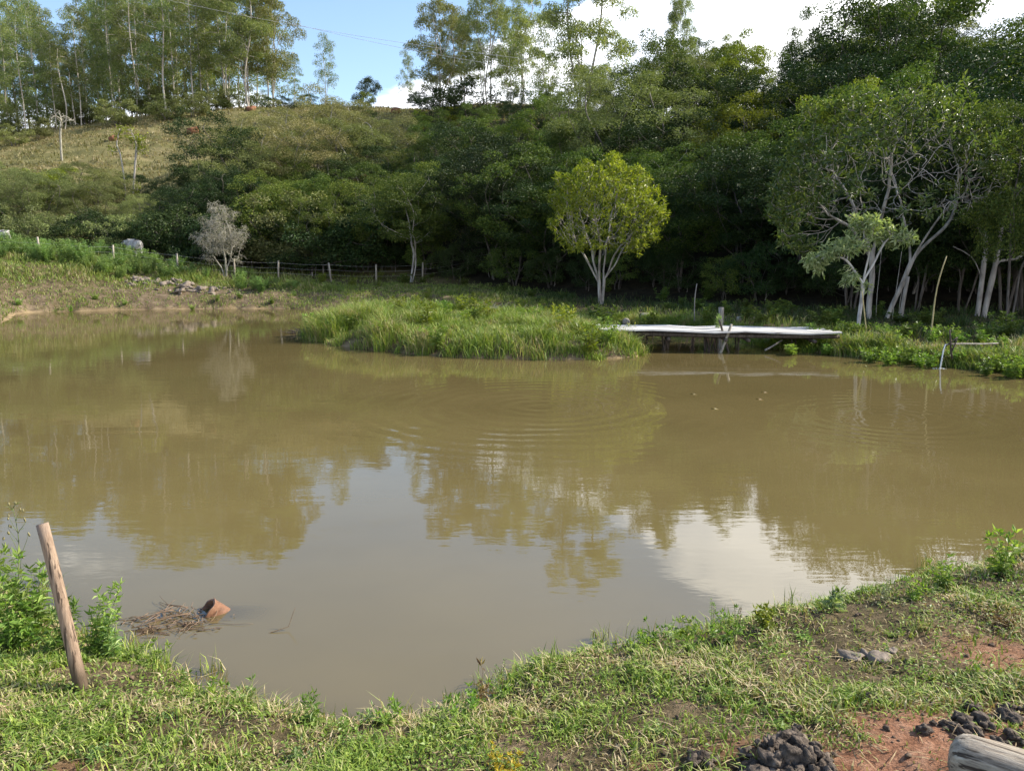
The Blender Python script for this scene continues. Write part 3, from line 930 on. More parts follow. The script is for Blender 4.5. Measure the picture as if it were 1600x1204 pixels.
# plantation of eucalyptus along the hilltop
Lp = 'slender pale trunked eucalyptus in the hilltop plantation'
Gp = 'slender eucalyptus of the hilltop plantation'
us = np.linspace(-130, 335, 44)
for i, u in enumerate(list(us) + list(np.linspace(-120, 425, 26))):
    D = (142 + 6 * (i % 3) if i >= 44 else 116 + 9 * (i % 4)) + trng.uniform(-3, 3) + np.interp(u, [-130, 0, 120, 335], [-14, -6, 2, 4])
    vt = np.interp(u, [-130, -40, 20, 60, 95, 125, 160, 335], [40, 40, 25, 10, 62, 45, -30, -55]) + trng.uniform(-30, 34)
    put_tree('euc', u + trng.uniform(-5, 5), D, vt, Lp, Gp, ws=trng.uniform(0.8, 1.15), name='eucalyptus', hmax=27)
for u, D, vt in ((100, 112, 62), (118, 116, 80)):
    put_tree('euc_yellow', u, D, vt, 'yellow tinged eucalyptus at the front edge of the hilltop plantation', 'yellow tinged eucalyptus at the plantation edge', name='eucalyptus', ws=1.1)
put_tree('euc_big', 385, 121, -48, 'broad spreading eucalyptus with thick white trunk at the right end of the plantation', name='eucalyptus', ws=0.95, pick=0)
put_tree('euc_big_yellow', 424, 124, -12, 'broad yellowish eucalyptus with several stems beside the white trunked one', name='eucalyptus', ws=0.9)
put_tree('euc_big', 352, 128, -25, 'large grey green eucalyptus between the plantation and the white trunked one', name='eucalyptus', ws=0.8, pick=1)
put_tree('euc', 462, 128, 88, 'short sparse eucalyptus right of the broad yellowish one on the hilltop', name='eucalyptus', ws=1.3, pick=1)
put_tree('euc_thin', 508, 126, 58, 'slim lone eucalyptus left of the round dark tree on the skyline', name='eucalyptus', ws=0.8)
put_tree('shrub_dark', 573, 122, 118, 'small round dark tree alone on the skyline', name='round_crowned_tree', ws=0.85)
put_tree('euc_thin', 636, 124, 84, 'pale thin leaved eucalyptus just right of the round dark skyline tree', name='eucalyptus', ws=0.75)
big = [('euc_big_yellow', 688, 112, 2, 'leftmost of the tall eucalyptus grove on the skyline, leaning left over the gap'), ('euc_big_yellow', 762, 108, -4, 'yellowish eucalyptus with feathery crown in the middle of the skyline grove'),
       ('euc_big', 722, 118, 25, 'grey green eucalyptus behind the feathery yellowish ones on the skyline'), ('euc_big', 818, 112, -10, 'open crowned eucalyptus at the right of the skyline grove'),
       ('euc_thin', 795, 100, 55, 'thin eucalyptus with bare grey stems below the feathery skyline crowns'), ('euc_thin', 860, 100, 30, 'thin eucalyptus between the skyline grove and the tallest tree'),
       ('euc_big', 915, 84, -75, 'tallest dark eucalyptus with bare white limbs rising over the wood'), ('euc_big', 1058, 88, -6, 'narrow eucalyptus poking above the wood between two white clouds')]
for k, u, D, vt, lb in big:
    put_tree(k, u, D, vt, lb, name='eucalyptus', ws=0.6 if u == 1058 else 0.95)
for u, D, vt in ((690, 104, 128), (735, 100, 118), (420, 118, 150), (480, 118, 148), (445, 114, 158), (300, 112, 140), (260, 112, 150), (180, 110, 155), (60, 104, 185), (20, 100, 195), (-40, 112, 180), (0, 114, 172), (35, 118, 165), (85, 118, 160), (112, 120, 152), (135, 120, 150), (158, 122, 146), (205, 122, 142), (228, 124, 140), (248, 124, 136), (278, 126, 134), (322, 126, 134), (340, 126, 138), (362, 128, 140), (400, 128, 138), (672, 122, 150)):
    put_tree('shrub_dark' if u > 400 else 'shrub_olive', u, D, vt, 'low bush under the eucalyptus trunks along the hilltop', 'bushes under the hilltop eucalyptus', name='bush', cat='bush', ws=1.5, hmin=2, hmax=5)

# dry olive trees on the slope
ol = [(345, 70, 196, 'dark', 'dark bushy tree at the left edge of the olive grey slope trees'), (395, 74, 205, 'olive', 'olive tree right of the dark bushy one on the slope'),
      (440, 80, 175, 'dry', 'dry grey brown tree highest on the grassy slope'), (505, 80, 150, 'dry', 'large dry brown crowned tree against the hilltop'), (560, 78, 165, 'dry', 'dry brown tree right of the largest dry one on the slope'),
      (420, 66, 225, 'olive', 'pale olive tree lower on the slope below the dry ones'), (480, 68, 200, 'dry', 'twiggy dry tree in the middle of the slope trees'), (540, 70, 195, 'olive', 'olive tree with dark thin trunk near the gap in the slope trees'),
      (470, 90, 178, 'dry', 'pale dry tree between the highest and the largest dry trees of the slope'), (370, 84, 205, 'olive', 'olive tree low against the open grass left of the slope trees'), (600, 84, 188, 'olive', 'small olive tree at the top of the gap by the wood')]
for u, D, vt, k, lb in ol:
    put_tree(k, u, D, vt - 6, lb, name='slope_tree', ws=1.6)

# belt of mixed trees along the foot of the hill
belt = []
for i, u in enumerate(np.linspace(-150, 560, 30)):
    D = 59 + 4 * (i % 3) + trng.uniform(-1.2, 1.2)
    vt = np.interp(u, [-150, 0, 60, 110, 180, 230, 300, 360, 420, 560], [240, 252, 262, 250, 268, 296, 282, 268, 262, 250]) + trng.uniform(-9, 14) + 10 * (1 - i % 3)
    k = ('mid', 'olive', 'yellow', 'olive', 'olive', 'dark')[int(trng.integers(6))] if u < 240 else ('dark', 'mid', 'dark', 'olive')[int(trng.integers(4))]
    nm = {'mid': 'green', 'olive': 'olive grey', 'yellow': 'yellow green', 'dark': 'dark green'}[k]
    zone = 'left end of the tree belt under the bare hillside' if u < 240 else 'tree belt under the dry slope trees'
    put_tree(k, u, D, vt, f'{nm} leafy tree in the {zone}', f'{nm} trees, {zone}', ws=1.35, name='belt_tree')
for i, u in enumerate(np.linspace(-140, 600, 26)):
    D = 53.5 + trng.uniform(0, 3.0)
    vt = np.interp(u, [-140, 200, 600], [335, 330, 320]) + trng.uniform(-22, 16)
    k = ('shrub_dark', 'shrub_mid', 'shrub_dark', 'shrub_olive')[int(trng.integers(4))]
    nm = {'shrub_dark': 'dark', 'shrub_mid': 'green', 'shrub_olive': 'olive'}[k]
    put_tree(k, u, D, vt, f'low {nm} bush at the shaded foot of the tree belt behind the weedy field', f'{nm} bushes at the foot of the tree belt', ws=1.2, name='bush', cat='bush', hmin=1.8)

# the dark wood
SKY_U = [540, 600, 650, 700, 780, 880, 930, 1000, 1060, 1130, 1190, 1230, 1290, 1340, 1390, 1440, 1480, 1520, 1600, 1800]
SKY_V = [215, 195, 175, 162, 150, 118, 112, 95, 70, 62, 118, 108, 72, 35, -8, 40, 78, 68, 52, 40]
rows = [(3.0, 0.0, 13, 'front of the wood'), (8.0, 0.30, 13, 'second row of the wood'), (15, 0.55, 13, 'middle of the wood'), (24, 0.78, 13, 'upper wood'), (36, 0.95, 15, 'top edge of the wood'), (50, 1.0, 17, 'skyline of the wood'), (64, 1.0, 17, 'skyline of the wood')]
FRONT = lambda u: np.interp(u, [560, 620, 700, 800, 900, 1000, 1100, 1200, 1300, 1400, 1500, 1600, 1800], [300, 268, 275, 240, 300, 270, 260, 250, 200, 190, 190, 180, 170])
for ri, (dD, t, n, zn) in enumerate(rows):
    for u in np.linspace(575, 1720, n):
        u = u + trng.uniform(-18, 18)
        D0 = 45.0
        for _ in range(4):
            D0 = float(foot(x_at(u, D0, 2)))
        D = D0 + dD + trng.uniform(-1.2, 1.2)
        vt = FRONT(u) * (1 - t) + np.interp(u, SKY_U, SKY_V) * t + trng.uniform(-14, 16)
        pr = [('dark', .64), ('mid', .24), ('pale', .12)] if ri < 2 else [('dark', .36), ('mid', .40), ('olive', .07), ('yellow', .17)]
        k = trng.choice([a for a, _ in pr], p=[b for _, b in pr])
        nm = {'dark': 'dense dark green', 'mid': 'leafy mid green', 'pale': 'pale stemmed green', 'olive': 'dull olive', 'yellow': 'sunlit yellow green'}[k]
        side = 'left of the round sunlit tree' if u < 850 else ('above the round sunlit tree' if u < 1200 else 'behind the big forked tree')
        put_tree(k, u, D, vt, f'{nm} tree, {zn}, {side}', f'{nm} trees, {zn}, {side}', ws=trng.uniform(1.2, 1.55) if ri < 4 else trng.uniform(1.0, 1.25), hmin=6.5 if ri < 4 else 3.0, hmax=16)
special = [('olive', 985, 56, 122, 1.5, 'wide olive crowned tree spreading above the round sunlit tree'), ('yellow', 1150, 66, 52, 0.8, 'upright yellow green tree against the white cloud'),
           ('mid', 1262, 64, 24, 0.6, 'spindly tree top rising right of the white cloud gap'), ('mid', 1395, 58, -22, 1.25, 'tallest leafy tree at the top of the wood near the right'),
           ('dark', 1345, 60, 20, 1.1, 'dark tree shouldering the tallest leafy one from the left'), ('dark', 1545, 50, 72, 1.5, 'broad dark domed tree on the skyline at the far right'),
           ('airy', 1562, 66, 2, 1.0, 'open crowned tree rising behind the broad dark dome'), ('yellow', 1295, 44, 132, 0.8, 'small yellow green tree above the left side of the big forked tree'),
           ('mid', 1050, 62, 66, 1.0, 'green tree on the wood skyline below the narrow eucalyptus'), ('pale', 640, 50, 262, 1.15, 'leafy tree with pale forked stems behind the last fence posts'), ('mid', 800, 49, 232, 1.3, 'grey green twiggy tree left of the round sunlit tree'),
           ('dark', 1040, 42, 300, 0.9, 'dark large leaved tree tucked behind the round sunlit tree'), ('mid', 1575, 25, 150, 0.75, 'leafy tree with drooping branches at the right edge of the photo'), ('pale', 490, 54, 300, 0.9, 'small pale forked tree in the shade right of the bare bush')]
for k, u, D, vt, ws, lb in special:
    put_tree(k, u, D, vt, lb, ws=ws)
for i, u in enumerate(np.linspace(610, 1700, 22)):
    D0 = 45.0
    for _ in range(4):
        D0 = float(foot(x_at(u, D0, 2)))
    k = ('shrub_dark', 'shrub_mid', 'shrub_dark')[i % 3]
    put_tree(k, u + trng.uniform(-12, 12), D0 + trng.uniform(0.5, 3), 385 + trng.uniform(-25, 15), 'low dark bush in the deep shade at the foot of the wood', 'low bushes in the shade of the wood', ws=1.1, name='bush', cat='bush', hmin=1.6, hmax=3.5)
for u, D, vt, lb in ((1430, 31, 232, 'dark tree close behind the left side of the big forked tree'), (1500, 30, 215, 'dark tree behind the bamboo pole'), (1570, 29.5, 190, 'dark tree behind the twin pale trunks'),
                     (1650, 29, 175, 'dark tree at the right edge behind the drooping branches'), (1330, 33, 250, 'dark tree in the shade behind the young white stemmed tree')):
    put_tree('dark', u, D, vt, lb, ws=1.1)
for i in range(18):                          # the wood goes on to the right, round the pond
    a = i / 17
    x, y = np.interp(a, [0, 0.5, 1], [19, 28, 37]) + trng.uniform(0, 6), np.interp(a, [0, 0.5, 1], [31, 24, 12]) + trng.uniform(-1.5, 3)
    z = Hs(x, y)
    Ht, (tm, cm) = KIND[('dark', 'mid')[i % 2]][i % 3]
    r = empty('forest_tree', (x, y, z - 0.1), 'leafy tree where the wood continues round the right of the pond', 'tree', 'trees round the right of the pond')
    s = trng.uniform(1.0, 1.35)
    r.scale, r.rotation_euler = (s * 1.15, s * 1.15, s), (0, 0, trng.uniform(0, 6.28))
    link('trunk', tm, r)
    link('crown', cm, r)

# --- trees that stand out, each with its own shape
def hero(name, u, D, label, meshes, rz=0.0, cat='tree', vbase=None):
    x, y, z = spot(u, D)
    r = empty(name, (x, y, z - 0.04), label, cat)
    r.rotation_euler = (0, 0, rz)
    tm, cm = meshes
    link('trunk', tm, r)
    if cm is not None:
        link('crown', cm, r)
    return r
# round sunlit tree
rng = np.random.default_rng(101)
n = 2600
dv = rand_dirs(rng, n * 2)
dv = dv[dv[:, 2] > -0.80][:n]
rr_ = (0.55 + 0.45 * rng.random((len(dv), 1)) ** 0.6)
bumpy = 0.99 + 0.15 * (vnoise(dv[:, :1] * 2.5 + 3, dv[:, 2:3] * 2.5 + dv[:, 1:2], 1.0, 5) - 0.4) + 0.10 * np.sin(dv[:, :1] * 7 + 1) * np.cos(dv[:, 1:2] * 6) + 0.06 * np.sin(dv[:, 2:3] * 13 + dv[:, :1] * 9)
attr = dv * rr_ * bumpy * np.where(dv[:, 2:3] > 0, [[2.62, 2.62, 2.45]], [[2.62, 2.62, 2.2]]) + np.array([0.05, 0, 4.25])
stems = [(-1, chain((-0.06, 0, -0.2), (-0.13, 0.02, 1.05), 7, 0.02, rng)), (-1, chain((0.07, 0.02, -0.2), (0.1, -0.04, 1.25), 7, 0.02, rng))]
for (p0, e_) in ((6, (-0.95, -0.1, 2.5)), (6, (-0.45, 0.5, 2.7)), (6, (-0.15, -0.55, 2.8)), (13, (0.15, 0.25, 2.9)), (13, (0.6, -0.35, 2.5)), (13, (0.85, 0.45, 2.3))):
    a = stems[0][1][-1] if p0 == 6 else stems[1][1][-1]
    stems.append((p0, chain(a, e_, 8, 0.06, rng)[1:]))
hero('round_crowned_tree', 940, 36.5, 'round yellow green tree with pale forked stems standing alone before the dark wood',
     tree_meshes('round_tree', 5, M['bark_pale'], M['leaf_round'], stems, attr, 0.13, 0.17, 0.085, 0.010, 11, 0.20, 0.165, 0.072, 'rosette', (0, 0, 3.2), max_tips=2, iters=60, jit=0.2, e=2.0,
                 leaf_ok=lambda N, r: np.linalg.norm((N - [0.05, 0, 4.25]) / np.where(N[:, 2:] > 4.25, [[2.62, 2.62, 2.45]], [[2.62, 2.62, 2.2]]), axis=1) > np.where(N[:, 2] > 4.2, 0.74, 0.88) + 0.08 * r.normal(size=len(N))))
# big forked tree at the right
rng = np.random.default_rng(102)
D_b = 27.0
n = 2800
dv = rand_dirs(rng, n * 3)
dv = dv[dv[:, 2] > -0.28][:n]
bumpy = 1 + 0.16 * np.sin(dv[:, :1] * 6 + 2) * np.cos(dv[:, 1:2] * 5 + dv[:, 2:3] * 4)
attr = dv * (0.62 + 0.38 * rng.random((len(dv), 1)) ** 0.6) * bumpy * np.array([[3.9, 3.2, 3.6]]) + np.array([-0.15, 0, 4.3])
low = rand_dirs(rng, 160) * np.array([0.9, 1.0, 1.0]) + np.array([-3.1, -0.3, 3.3])
attr = np.concatenate([attr, low])
stems = [(-1, chain((-0.42, 0.1, -0.2), (-0.55, 0.1, 2.2), 10, 0.06, rng)), (-1, chain((0.05, 0, -0.2), (0.75, -0.1, 2.0), 10, 0.06, rng)), (-1, chain((0.62, 0.1, -0.2), (0.8, 0.3, 1.6), 7, 0.04, rng)), (-1, chain((-0.15, 0.2, -0.2), (-0.1, 0.3, 2.6), 8, 0.06, rng)), (-1, chain((0.25, -0.1, -0.2), (0.42, -0.1, 2.4), 8, 0.06, rng))]
st1, st2 = stems[0][1][-1], stems[1][1][-1]
for p0, a, e_ in ((9, st1, (-1.9, -0.3, 3.4)), (9, st1, (-1.2, 0.5, 4.2)), (9, st1, (-0.4, -0.5, 4.4)), (19, st2, (0.5, 0.4, 4.2)), (19, st2, (1.5, -0.4, 3.6)), (19, st2, (2.4, 0.3, 4.1))):
    stems.append((p0, chain(a, e_, 9, 0.14, rng)[1:]))
hero('forked_tree', 1380, D_b, 'big forked tree with many bare grey limbs under a wide glossy crown at the right',
     tree_meshes('forked_tree', 6, M['bark_pale'], M['leaf_glossy'], stems, attr, 0.17, 0.21, 0.095, 0.011, 12, 0.26, 0.18, 0.08, 'rosette', (0, 0, 2.8), max_tips=2, iters=60, jit=0.26, e=2.0,
                 leaf_ok=lambda N, r: (np.linalg.norm((N - [-0.15, 0, 4.3]) / [[3.9, 3.2, 3.6]], axis=1) > np.where(N[:, 2] > 5.6, 0.82, 0.97) + 0.08 * r.normal(size=len(N))) | (N[:, 0] < -2.9)))
# young white-stemmed tree in front of it
rng = np.random.default_rng(103)
cl = [((-0.35, 0, 2.55), 0.42), ((0.25, 0, 3.05), 0.5), ((0.75, 0.2, 2.85), 0.5), ((1.2, 0, 2.75), 0.34), ((-0.05, 0.3, 3.2), 0.35), ((-0.95, 0, 2.35), 0.42), ((-1.35, 0.2, 2.05), 0.35), ((-0.4, -0.1, 1.55), 0.26), ((0.1, 0.0, 1.35), 0.14)]
attr = in_lobes(rng, [(np.array(c), r) for c, r in cl], 34)
stems = [(-1, chain((0, 0, -0.2), (0.05, 0, 1.45), 9, 0.03, rng))]
for e_ in ((-0.5, 0, 2.1), (0.2, 0.05, 2.4), (0.5, 0.1, 2.35)):
    stems.append((8, chain(stems[0][1][-1], e_, 6, 0.05, rng)[1:]))
hero('young_tree', 1341, 23.2, 'young white stemmed tree with silvery leaf tufts on the bank right of the jetty',
     tree_meshes('young_tree', 7, M['bark_white'], M['leaf_silver'], stems, attr, 0.10, 0.12, 0.06, 0.008, 12, 0.17, 0.19, 0.06, 'round', (0, 0, 2.2), max_tips=2, jit=0.2))
# twin pale trunks in the shade at far right
rng = np.random.default_rng(104)
attr = in_lobes(rng, lobes(rng, 12, (0.6, 0.4, 4.6), 2.2, 1.3, 0.7), 24)
stems = [(-1, chain((-0.12, 0, -0.2), (0.0, 0, 3.0), 9, 0.05, rng)), (-1, chain((0.12, 0.02, -0.2), (0.42, 0, 3.1), 9, 0.05, rng)), (4, chain((0.0, 0, 1.6), (-1.2, 0, 2.6), 6, 0.1, rng)[1:]), (13, chain((0.25, 0, 1.7), (1.4, 0, 2.3), 6, 0.15, rng)[1:])]
hero('twin_stemmed_tree', 1531, 27.5, 'two pale trunks rising close together in the shade right of the bamboo pole',
     tree_meshes('twin', 8, M['bark_pale'], M['leaf_dark'], stems, attr, 0.25, 0.3, 0.095, 0.014, 14, 0.34, 0.2, 0.1, 'round', (0.5, 0, 3.5), max_tips=3))
# bare pale bush-like tree in the field
rng = np.random.default_rng(105)
lb_ = crown_clumps(rng, 80, (0, 0, 2.45), 1.55, 1.9, 0.42, 0.7, 0.12, 0.4)
attr = in_lobes(rng, lb_, 11)
stems = [(-1, chain((-0.05, 0, -0.2), (-0.14, 0, 0.75), 5, 0.03, rng)), (-1, chain((0.08, 0, -0.2), (0.18, 0.05, 0.8), 5, 0.03, rng)), (-1, chain((0.0, 0.1, -0.2), (0.05, 0.15, 0.9), 5, 0.03, rng))]
def droop(rng, nodes, par, cnt, mb, lb):
    sel = np.nonzero(cnt <= 3)[0]
    for i in sel:
        for _ in range(3):
            a = rng.uniform(0, 6.28)
            d = np.array([math.cos(a), math.sin(a), rng.uniform(-0.3, 0.6)])
            L = rng.uniform(0.2, 0.5)
            p = nodes[i]
            mb.add(*tube([p, p + d * L * 0.5, p + d * L * 0.85 + np.array([0, 0, -0.5 * L])], [0.010, 0.008, 0.004], 3, cap=False))
hero('bare_tree', 351, 48.5, 'pale leafless bushy tree with drooping twigs standing in the field',
     tree_meshes('bare_tree', 9, M['bark_dry'], M['leaf_pale'], stems, attr, 0.13, 0.16, 0.06, 0.010, 7, 0.22, 0.12, 0.03, 'hang', (0, 0, 2), max_tips=2, extra=droop))
# two thin trunks with a green tuft on the slope
rng = np.random.default_rng(106)
cl = [((0.8, 0, 7.0), 0.8), ((1.2, 0.2, 6.0), 0.45), ((0.35, 0, 7.5), 0.4), ((-0.8, 0, 7.0), 0.45), ((-0.5, 0.2, 7.6), 0.35), ((-1.3, 0, 5.8), 0.3), ((-0.5, 0, 2.2), 0.5), ((0.5, 0, 2.6), 0.4)]
attr = in_lobes(rng, [(np.array(c), r) for c, r in cl], 22)
stems = [(-1, chain((-0.25, 0, -0.3), (-0.6, 0, 5.6), 12, 0.10, rng)), (-1, chain((0.1, 0, -0.3), (0.75, 0, 5.8), 12, 0.12, rng))]
hero('thin_tree', 207, 66, 'two thin trunks topped by small green tufts standing out against the bare hillside',
     tree_meshes('thin_tree', 10, M['bark_pale'], M['leaf_yellow'], stems, attr, 0.25, 0.3, 0.10, 0.02, 12, 0.38, 0.24, 0.11, 'round', (0, 0, 4), max_tips=2))
rng = np.random.default_rng(107)
attr = in_lobes(rng, lobes(rng, 16, (0, 0, 4.6), 1.9, 1.3, 0.5), 10)
stems = [(-1, chain((0, 0, -0.3), (0.05, 0, 2.9), 8, 0.05, rng))]
hero('dead_tree', 97, 90, 'small bare dead tree alone on the sunny hillside',
     (tree_meshes('dead_tree', 11, M['bark_dry'], M['leaf_dry'], stems, attr, 0.25, 0.3, 0.12, 0.018, 1, 0.2, 0.1, 0.03, trop=(0, 0, 0.35))[0], None))

# ------------------------------------------------------------------ grass
def blade_mesh(rng, Pn, h, w, lean, bend=0.35, ang=None):
    n = len(Pn)
    a = rng.uniform(0, 2 * math.pi, n) if ang is None else ang
    b = a + math.pi / 2 + rng.normal(size=n) * 0.5
    ld = np.stack([np.cos(a), np.sin(a), 0 * a], -1)
    sd = np.stack([np.cos(b), np.sin(b), 0 * b], -1) * (w / 2)[:, None]
    up = np.array([0, 0, 1.0])
    mid = Pn + up * (h * 0.6)[:, None] + ld * (lean * bend)[:, None]
    tip = Pn + up * (h * (1 - 0.25 * np.clip(lean / np.maximum(h, 1e-4), 0, 1.6)))[:, None] + ld * lean[:, None]
    V = np.stack([Pn - sd, Pn + sd, mid + sd * 0.85, mid - sd * 0.85, tip], 1).reshape(-1, 3)
    i = np.arange(n) * 5
    Q = np.stack([i, i + 1, i + 2, i + 3], -1)
    T = np.stack([i + 3, i + 2, i + 4], -1)
    return V, Q, T
def ground_pts(x, y):
    return np.stack([x, y, H(x, y) - 0.006], -1)

def lump(rng, c, r, squash=0.7, n=12, amp=0.25, yaw=None):
    th_, ph = np.meshgrid(np.arange(n) / n * 2 * math.pi, np.linspace(0.02, math.pi - 0.02, n // 2 + 3), indexing='ij')
    d = np.stack([np.sin(ph) * np.cos(th_), np.sin(ph) * np.sin(th_), np.cos(ph)], -1)
    R = np.ones(d.shape[:2])
    for _ in range(6):
        k = rng.normal(size=3) * 3.0
        R = R + amp * 0.33 * np.sin(d @ k + rng.uniform(0, 6.28))
    for _ in range(5):
        k = rng.normal(size=3) * 9.0
        R = R + amp * 0.13 * np.sin(d @ k + rng.uniform(0, 6.28))
    s = np.array([rng.uniform(0.85, 1.3), rng.uniform(0.75, 1.0), squash])
    q = d * R[..., None] * s * r
    a = rng.uniform(0, 6.28) if yaw is None else yaw
    q = q @ np.array([[math.cos(a), math.sin(a), 0], [-math.sin(a), math.cos(a), 0], [0, 0, 1]])
    m = d.shape[1]
    i, j = np.meshgrid(np.arange(n), np.arange(m - 1), indexing='ij')
    Q = np.stack([i * m + j, i * m + j + 1, ((i + 1) % n) * m + j + 1, ((i + 1) % n) * m + j], -1).reshape(-1, 4)
    return (q + np.asarray(c)).reshape(-1, 3), Q, None

# near bank turf
rng = np.random.default_rng(301)
N0 = 330000
u = rng.uniform(-420, 2020, N0)
D = np.exp(rng.uniform(math.log(1.7), math.log(9.5), N0))
x = (u - 800) / FPX * D * 1.02
y = D
sdn = sdf(x, y, POND)
rm = red_mask(x, y)
cl = fbm(x, y, 0.28, 81, 4)
bare = sstep(0.40, 0.52, fbm(x, y, 0.55, 85, 4))
lipk = 0.25 + 0.75 * sstep(0.03, 0.12, sdn + 0.10 * (fbm(x, y, 0.22, 73, 3) - 0.45))
keep = (sdn > -0.02) & (rng.random(N0) < lipk * (0.22 + 0.78 * bare) * (1 - 0.97 * rm) * sstep(0.25, 0.5, cl + 0.12))
x, y, sdn, cl = x[keep], y[keep], sdn[keep], cl[keep]
n = len(x)
Pn = ground_pts(x, y)
edge = np.exp(-np.maximum(sdn, 0) / 0.22)
h = rng.uniform(0.018, 0.052, n) * (0.7 + 1.0 * sstep(0.4, 0.7, cl)) + edge * rng.uniform(0, 0.11, n) * sstep(0.35, 0.65, fbm(x, y, 0.16, 91, 2))
w = rng.uniform(0.0042, 0.0085, n) * np.sqrt(np.hypot(x, y) / 3)
lean = h * rng.uniform(0.2, 1.5, n)
turf = MB().add(*blade_mesh(rng, Pn, h, w, lean))
n_green_q = n
# tall grass tufts on the water's edge
edge_poly = np.concatenate([np.linspace(POND[i], POND[(i + 1) % len(POND)], 12, endpoint=False) for i in range(len(POND))])
edge_poly = edge_poly[(edge_poly[:, 1] < 9) & (np.abs(edge_poly[:, 0]) < 8) & (edge_poly[:, 1] > 2)]
for k in range(150):
    c = edge_poly[rng.integers(len(edge_poly))] + rng.normal(size=2) * 0.10
    m = int(rng.integers(8, 34))
    px, py = c[0] + rng.normal(size=m) * 0.035, c[1] + rng.normal(size=m) * 0.035
    hh = rng.uniform(0.5, 1.0, m) * rng.uniform(0.06, 0.19)
    turf.add(*blade_mesh(rng, np.stack([px, py, np.maximum(H(px, py), 0) - 0.01], -1), hh, rng.uniform(0.003, 0.007, m), hh * rng.uniform(0.1, 0.9, m)))
for k in range(90):                          # tufts standing out of the short turf
    uu, DD = rng.uniform(-100, 1700), rng.uniform(2.4, 5.5)
    c = np.array([(uu - 800) / FPX * DD, DD])
    if sdf(c[0], c[1], POND)[0] < 0.15 or red_mask(c[:1], c[1:])[0] > 0.3:
        continue
    m = int(rng.integers(20, 70))
    px, py = c[0] + rng.normal(size=m) * 0.045, c[1] + rng.normal(size=m) * 0.045
    hh = rng.uniform(0.4, 1.0, m) * rng.uniform(0.05, 0.11)
    turf.add(*blade_mesh(rng, ground_pts(px, py), hh, rng.uniform(0.003, 0.006, m), hh * rng.uniform(0.3, 1.4, m)))
tq = sum(len(q) for q in turf.Q); tt = sum(len(t) for t in turf.T)
# dead straw lying between the blades
n = 14000
u = rng.uniform(-420, 2020, n); D = np.exp(rng.uniform(math.log(1.7), math.log(7.5), n))
x, y = (u - 800) / FPX * D, D
k = (sdf(x, y, POND) > 0.0) & (rng.random(n) < 0.22 + 0.78 * sstep(0.5, 0.62, fbm(x, y, 0.5, 95, 3)))
x, y = x[k], y[k]
n = len(x)
L = rng.uniform(0.03, 0.13, n)
a = rng.uniform(0, 6.28, n)
Pn = np.stack([x, y, H(x, y) + rng.uniform(0.004, 0.028, n)], -1)
Dv = np.stack([np.cos(a), np.sin(a), rng.normal(size=n) * 0.18], -1)
V, Q = leaves(Pn, Dv, np.tile([0, 0, 1.0], (n, 1)) + rng.normal(size=(n, 3)) * 0.3, L, L * 0 + 0.0042, fold=0.1, wide=0.5)
turf.add(V, Q)
sq = n
# small round leaved ground weeds in patches
n = 60000
u = rng.uniform(-420, 2020, n); D = np.exp(rng.uniform(math.log(1.7), math.log(8.5), n))
x, y = (u - 800) / FPX * D, D
k = (sdf(x, y, POND) > 0.02) & (fbm(x, y, 0.33, 99, 3) > 0.52) & (red_mask(x, y) < 0.35)
x, y = x[k], y[k]
n = len(x)
a = rng.uniform(0, 6.28, n)
Pn = np.stack([x, y, H(x, y) + rng.uniform(0.005, 0.05, n)], -1)
Dv = np.stack([np.cos(a), np.sin(a), rng.uniform(-0.1, 0.7, n)], -1)
L = rng.uniform(0.010, 0.028, n)
V, Q = leaves(Pn, Dv, np.tile([0, 0, 1.0], (n, 1)) + rng.normal(size=(n, 3)) * 0.4, L, L * 0.62, fold=0.15)
turf.add(V, Q)
me = mk_mesh('turf', np.concatenate(turf.V), np.concatenate(turf.Q), np.concatenate(turf.T), [M['turf'], M['straw'], M['leaf_fresh']], False,
             np.concatenate([np.zeros(tq, int), np.ones(sq, int), np.full(n, 2)]), np.zeros(tt, int))
tag(link('turf', me), kind='stuff')

# crumbs of soil and dead leaf bits lying in the turf
rng = np.random.default_rng(305)
mb = MB()
for k in range(900):
    uu, DD = rng.uniform(-150, 1800), math.exp(rng.uniform(math.log(2.2), math.log(5.5)))
    cx, cy = (uu - 800) / FPX * DD, DD
    if sdf(cx, cy, POND)[0] < 0.05: continue
    r_ = 0.004 + 0.012 * rng.random() ** 2.5
    mb.add(*lump(rng, (cx, cy, Hs(cx, cy) + r_ * 0.3), r_, 0.7, 8, 0.4))
tag(mb.build('soil_crumbs', solid_mat('soil_crumbs', [(0.3, (0.05, 0.035, 0.025)), (0.6, (0.16, 0.11, 0.075)), (0.8, (0.24, 0.15, 0.10))], 6, bstr=0.6)), kind='stuff')

